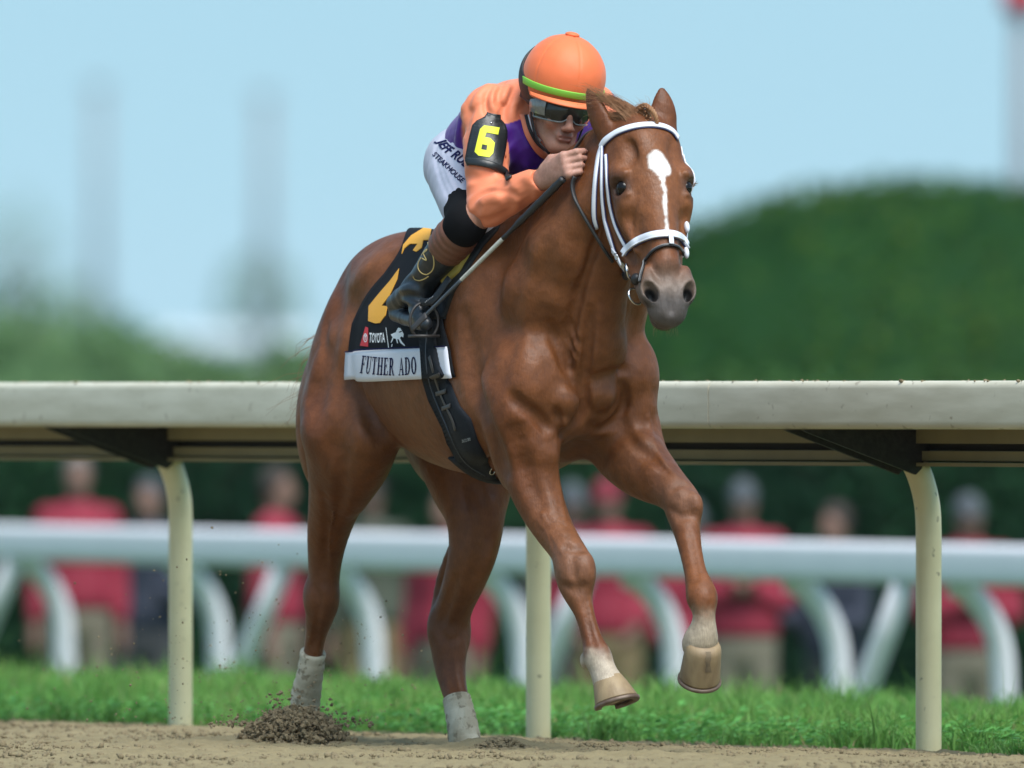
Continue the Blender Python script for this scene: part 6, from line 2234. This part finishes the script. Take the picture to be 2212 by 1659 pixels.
# black padded helmet shell behind and below the cap cover, chin strap
hs2 = SDF(hc - .18, hc + .18, .0042)
hs2.add(P_ell(hc + JF * -.020 - JU * .006, (.1205, .132, .118), JAX), .01)
hs2.sub(P_ell(hc + JF * .17 + JU * -.085, (.2, .135, .085), JAX), .006)
hs2.sub(P_ell(hc + JU * -.205, (.3, .3, .10), JAX), .006)
hs2.sub(P_ell(hc + JU * .06 + JF * .06, (.2, .15, .10), JAX), .006)
hs2.sub(P_ell(jh(0, 0, -.02), (.08, .10, .10), JAX), .004)
jpart('helmet_shell', hs2.mesh(1), m_blackm, parent=cap)
for s_ in (-1, 1):
    P_ = cr([jh(.080 * s_, -.01, -.01), jh(.072 * s_, .004, -.06), jh(.052 * s_, .03, -.115), jh(.022 * s_, .055, -.142)], 5)
    N_ = np.array([nrm(p - jh(0, .0, -.06)) for p in P_])
    jpart('chin_strap', ribbon(P_ + N_ * .004, N_, .014, .003), m_blackm, parent=cap)
jpart('chin_guard', ball(jh(0, .062, -.142), (.022, .02, .008), 12, 6, JAX), m_blackm, parent=cap)
# goggles
def gog(off, u0, u1, a0, a1, n=26, m=7, bulge=.006):
    G = []
    for i in range(n):
        a = a0 + (a1 - a0) * i / (n - 1)
        for k in range(m):
            f = k / (m - 1); lo = u0 + .016 * math.exp(-(a / .16) ** 2)
            u = lo + (u1 - lo) * f
            r_l, r_f = .079 + off, .106 + off
            b_ = bulge * math.sin(math.pi * f)
            G.append(jh((r_l + b_) * math.sin(a), (r_f + b_) * math.cos(a) - .010, u))
    F = [(i * m + k, (i + 1) * m + k, (i + 1) * m + k + 1, i * m + k + 1) for i in range(n - 1) for k in range(m - 1)]
    return np.array(G), F
m_lens = mat('dark_goggle_lens', (.012, .013, .012), .12, (14, .5, (.03, .033, .03)), spec=.45)
m_fr = mat('clear_goggle_frame', (.16, .17, .16), .15, (60, .6, (.06, .07, .07)), (60, .3, .004), spec=.8, coat=.5)
gg = gog(.006, -.050, .010, -1.25, 1.25)
gl = jpart('goggles', gg, m_lens)
for a0, a1 in ((-1.42, -.80), (.80, 1.42)):
    jpart('goggle_side', gog(.010, -.040, .012, a0, a1, 12), m_fr, parent=gl)
G = gg[0].reshape(26, 7, 3)
loop = np.concatenate([G[:, 0], G[::-1, -1]]); jpart('frame', tube(np.vstack([loop, loop[:1]]), .0030, 6, cap=False), m_fr, parent=gl)
for s_ in (-1, 1):
    P_ = cr([jh(.082 * s_, .03, -.012), jh(.094 * s_, -.02, -.006), jh(.096 * s_, -.07, .0)], 5)
    N_ = np.array([s_ * JL + .1 * JF for _ in P_])
    jpart('goggle_strap', ribbon(P_, N_, .020, .003), m_blackm, parent=gl)
    jpart('eye', ball(jh(.031 * s_, .083, -.022), .0115, 12, 8), m_eye)

# ---- whip and reins
w0, w1 = H(1217, 386, -.150), H(893, 707, -.405)
wpt = [w0 + (w1 - w0) * k / 6 for k in range(7)]
C_ = cr(wpt, 12); L_ = np.linspace(0, 1, len(C_))
rr = np.interp(L_, [0, .05, .3, .33, .66, .70, .97, 1], [.010, .0112, .0100, .0068, .0058, .0054, .0048, .0065])
whip = Thing('riding_whip', 'black riding whip with ribbed white middle under the jockey hand', 'whip', tuple(C_[len(C_) // 2]))
i1, i2 = int(len(C_) * .40), int(len(C_) * .68)
whip.part('grip', tube(C_[:i1 + 1], rr[:i1 + 1] * (1 + .07 * (np.arange(i1 + 1) % 4 == 0)), 12), m_bst)
nn = (i2 - i1) * 6; t_ = np.linspace(i1, i2, nn)
Cm = np.stack([np.interp(t_, np.arange(len(C_)), C_[:, k]) for k in range(3)], 1); rm = np.interp(t_, np.arange(len(C_)), rr) * (1 + .09 * np.sin(np.arange(nn) * 2.2))
whip.part('binding', tube(Cm, rm, 10), mat('ribbed_white_binding', (.42, .42, .36), .6, (90, .6, (.25, .26, .24))))
whip.part('shaft', tube(C_[i2:], rr[i2:], 10), mat('blue_grey_shaft', (.045, .055, .065), .4))
sd_ = np.cross(nrm(C_[-1] - C_[i2]), (1, 0, 0))
whip.part('flap', ribbon(C_[-8:] + (0, -.004, -.006), np.tile((.2, -.9, .2), (8, 1)), .020, .004), m_dk)
for k in (.45, .58, .72):
    pass
reins = Thing('reins', 'black reins running from the bit to the jockey hands', 'reins', tuple(H(1262, 470, -.11)))
rp = [H(1242, 382, -.122)]
for x_, y_ in ((1237, 396), (1241, 419), (1254, 448), (1272, 476), (1289, 504), (1306, 532), (1326, 562)):
    h_ = cast(x_, y_, [hbvh]); rp.append(h_[0] + h_[1] * .010)
rp = np.array(rp)
for _ in range(3): rp[1:-1] = (rp[:-2] + 2 * rp[1:-1] + rp[2:]) / 4
rp[1:-1] += np.array((.006, -.006, 0))
P_ = cr(rp, 6); N_ = np.tile(nrm((.75, -.65, .1)), (len(P_), 1))
wr_ = np.interp(np.linspace(0, 1, len(P_)), [0, .35, .42, 1], [.020, .018, .011, .010])
def rope(P, w, t=.006):
    V, F = tube(P, 1.0, 10, up=(0.3, 0, 1)); T, N, B_ = frames(P, (0.3, 0, 1))
    a = np.linspace(0, 2 * np.pi, 10, endpoint=False)
    V = (P[:, None] + (w[:, None, None] / 2) * np.cos(a)[None, :, None] * N[:, None] + t / 2 * np.sin(a)[None, :, None] * B_[:, None]).reshape(-1, 3)
    return V, F
reins.part('rein', rope(P_, wr_, .010), m_rub)
rq = [mirror(np.array([bc]), np.array([HL]))[0][0], np.array((.28, .12, 1.50)), np.array((.17, .14, 1.58)), KL + np.array((.01, .0, -.01))]
reins.part('rein', rope(cr(rq, 8), np.full(25, .014), .008), m_rub)
reins.part('rein', rope(cr([KR + np.array((.0, .0, .01)), (.06, -.02, 1.745), (.05, .06, 1.745), KL + np.array((0, 0, .01))], 6), np.full(19, .016), .006), m_rub)
# ================================================================ the people behind the far rail
def make_person(pose, seed, hat):
    """standing figure 1.74 m, facing -y; body one continuous mesh, clothes over it. pose: arm spread etc."""
    f = SDF((-.42, -.28, -.03), (.42, .28, 1.80), .016)
    arms = []
    for s_ in (-1, 1):
        sh = np.array((.185 * s_, 0, 1.43))
        if pose == 'down':
            el = sh + (.06 * s_, .02, -.29); wr = el + (.01 * s_, -.06, -.25)
        elif pose == 'hips':
            el = sh + (.13 * s_, .05, -.25); wr = el + (-.12 * s_, -.10, -.16)
        elif pose == 'fold':
            el = sh + (.06 * s_, -.02, -.28); wr = el + (-.20 * s_, -.16, .05)
        else:
            el = sh + (.05 * s_, -.06, -.28); wr = el + (-.06 * s_, -.22, .02)
        arms.append((sh, el, wr))
    legs = [(np.array((.095 * s_, 0, .92)), np.array((.11 * s_, -.01, .50)), np.array((.12 * s_, .02, .08))) for s_ in (-1, 1)]
    def torso(F, g):
        F.chain([(0, 0, .95, .13 + g), (0, .01, 1.12, .122 + g), (0, .01, 1.32, .130 + g), (0, .01, 1.42, .10 + g)], .04, ((1, 0, 0), 1.32))
    torso(f, 0)
    for sh, el, wr in arms:
        f.chain([(*sh, .055), (*el, .042), (*wr, .03)], .04)
        d = nrm(wr - el); f.chain([(*wr, .03), (*(wr + d * .08), .036), (*(wr + d * .16), .02)], .02)
    for h_, k_, a_ in legs:
        f.chain([(*h_, .088), (*k_, .058), (*a_, .042)], .04)
        f.chain([(*a_, .045), (*(a_ + (0, -.06, -.04)), .042), (*(a_ + (0, -.16, -.045)), .035)], .02)
    f.chain([(0, .01, 1.45, .055), (0, -.005, 1.56, .052)], .03)
    f.add(P_ell((0, -.005, 1.645), (.075, .095, .11)), .02)
    f.add(P_ell((0, -.05, 1.585), (.05, .05, .05)), .03)
    f.add(P_cone((0, -.095, 1.645), (0, -.112, 1.615), .012, .015), .01)
    body = f.mesh(1)
    f = SDF((-.44, -.30, .8), (.44, .30, 1.56), .016)
    torso(f, .018); f.chain([(0, 0, 1.0, .150), (0, 0, 1.08, .145)], .03, ((1, 0, 0), 1.3)); f.sub(P_ell((0, 0, .80), (.5, .5, .17)), .01)
    for sh, el, wr in arms:
        f.chain([(*sh, .075), (*el, .062), (*(el * .15 + wr * .85), .05)], .04)
    f.chain([(0, .01, 1.44, .072), (0, .0, 1.49, .068)], .02)
    shirt = f.mesh(1)
    f = SDF((-.30, -.2, .05), (.30, .2, 1.0), .016)
    f.chain([(0, 0, .95, .135), (0, 0, .88, .13)], .03, ((1, 0, 0), 1.25))
    for h_, k_, a_ in legs:
        f.chain([(*h_, .105), (*k_, .080), (*a_, .070)], .04)
    tr = f.mesh(1)
    f = SDF((-.16, -.26, 1.55), (.16, .2, 1.85), .012)
    f.add(P_ell((0, .005, 1.675), (.086, .106, .098)), .01)
    if hat:
        f.sub(P_ell((0, 0, 1.52), (.2, .3, .13)), .01)
        f.chain([(-.05, -.10, 1.665, .012), (0, -.155, 1.655, .012), (.05, -.10, 1.665, .012)], .02)
    else:
        f.sub(P_ell((0, -.12, 1.60), (.2, .115, .125)), .015)
    top = f.mesh(1)
    return body, shirt, tr, top


PM = {}
def cmat(n, c):
    if n not in PM: PM[n] = mat(n, c, .8, (8, .3, tuple(x * .7 for x in c)), None)
    return PM[n]


kinds = {}
for key, (pose, hat) in {'a': ('down', False), 'b': ('hips', True), 'c': ('fold', True), 'd': ('reach', False), 'e': ('down', True)}.items():
    kinds[key] = [np_mesh(n_, *vf) for n_, vf in zip(('person', 'shirt', 'trousers', 'head_cover'), make_person(pose, 1, hat))]
RED = ('red_jacket', (.22, .009, .028)); KHA = ('khaki_trousers', (.16, .14, .10)); NAV = ('navy_jacket', (.02, .026, .045)); GRY = ('grey_cap', (.06, .07, .08)); DKH = ('dark_hair', (.035, .025, .02)); WHH = ('white_hair', (.15, .135, .125)); CHA = ('charcoal_trousers', (.05, .05, .055)); TAN = ('tan_trousers', (.17, .125, .06))
crowd = [  # px, head-top py, distance, turn, kind, shirt, trousers, hair or cap, label
    (168, 985, 89, 5, 'a', RED, KHA, WHH, 'person in red jacket with white hair and khaki trousers, leftmost behind the far rail'),
    (322, 1035, 91, -20, 'd', NAV, CHA, GRY, 'person in dark navy clothes behind the left rail post'),
    (598, 1010, 88, 70, 'a', RED, KHA, DKH, 'person in red jacket turned sideways just left of the horse hind leg'),
    (800, 1030, 93, -10, 'e', ('olive_jacket', (.05, .06, .04)), TAN, DKH, 'person in dark jacket and tan trousers between the two hind legs'),
    (965, 1055, 89, -30, 'a', RED, KHA, DKH, 'person in red jacket half hidden by the left hind leg'),
    (1235, 1045, 90, 20, 'e', ('grey_jacket', (.10, .095, .095)), CHA, GRY, 'person in grey jacket and cap between the front legs'),
    (1312, 1035, 88, -15, 'b', RED, TAN, ('red_cap', (.16, .01, .022)), 'person in red jacket and red cap between the front legs'),
    (1490, 1085, 90, 25, 'b', RED, CHA, GRY, 'person in red jacket and grey cap beside the left front leg'),
    (1605, 1038, 87, 0, 'c', RED, KHA, GRY, 'person in red shirt with folded arms and grey cap right of the raised hoof'),
    (1805, 1090, 89, -40, 'd', NAV, CHA, DKH, 'person in dark clothes with dark hair left of the right rail post'),
    (2092, 1070, 88, 10, 'c', RED, KHA, GRY, 'person in red shirt and grey cap right of the right rail post'),
]
for px, py, d, turn, kd, sh, tr_, hd_, lab in crowd:
    w = world_at(px, py, d - 48)
    o = bpy.data.objects.new('person', kinds[kd][0]); COL.objects.link(o)
    o.location = (w.x, w.y, w.z - 1.76); o.rotation_euler = (0, 0, math.radians(turn)); o.scale = (.86 + .02 * ((px * 7) % 5), .9, 1)
    tag(o, lab, 'person', 'spectators behind the far rail')
    if not kinds[kd][0].materials: kinds[kd][0].materials.append(cmat('crowd_skin', (.17, .095, .07)))
    for me, nm, (mn, mc) in zip(kinds[kd][1:], ('jacket', 'trousers', 'cap' if 'cap' in hd_[0] else 'hair'), (sh, tr_, hd_)):
        c = bpy.data.objects.new(nm, me); COL.objects.link(c); c.parent = o
        if not me.materials: me.materials.append(None)
        c.material_slots[0].link = 'OBJECT'; c.material_slots[0].material = cmat(mn, mc)
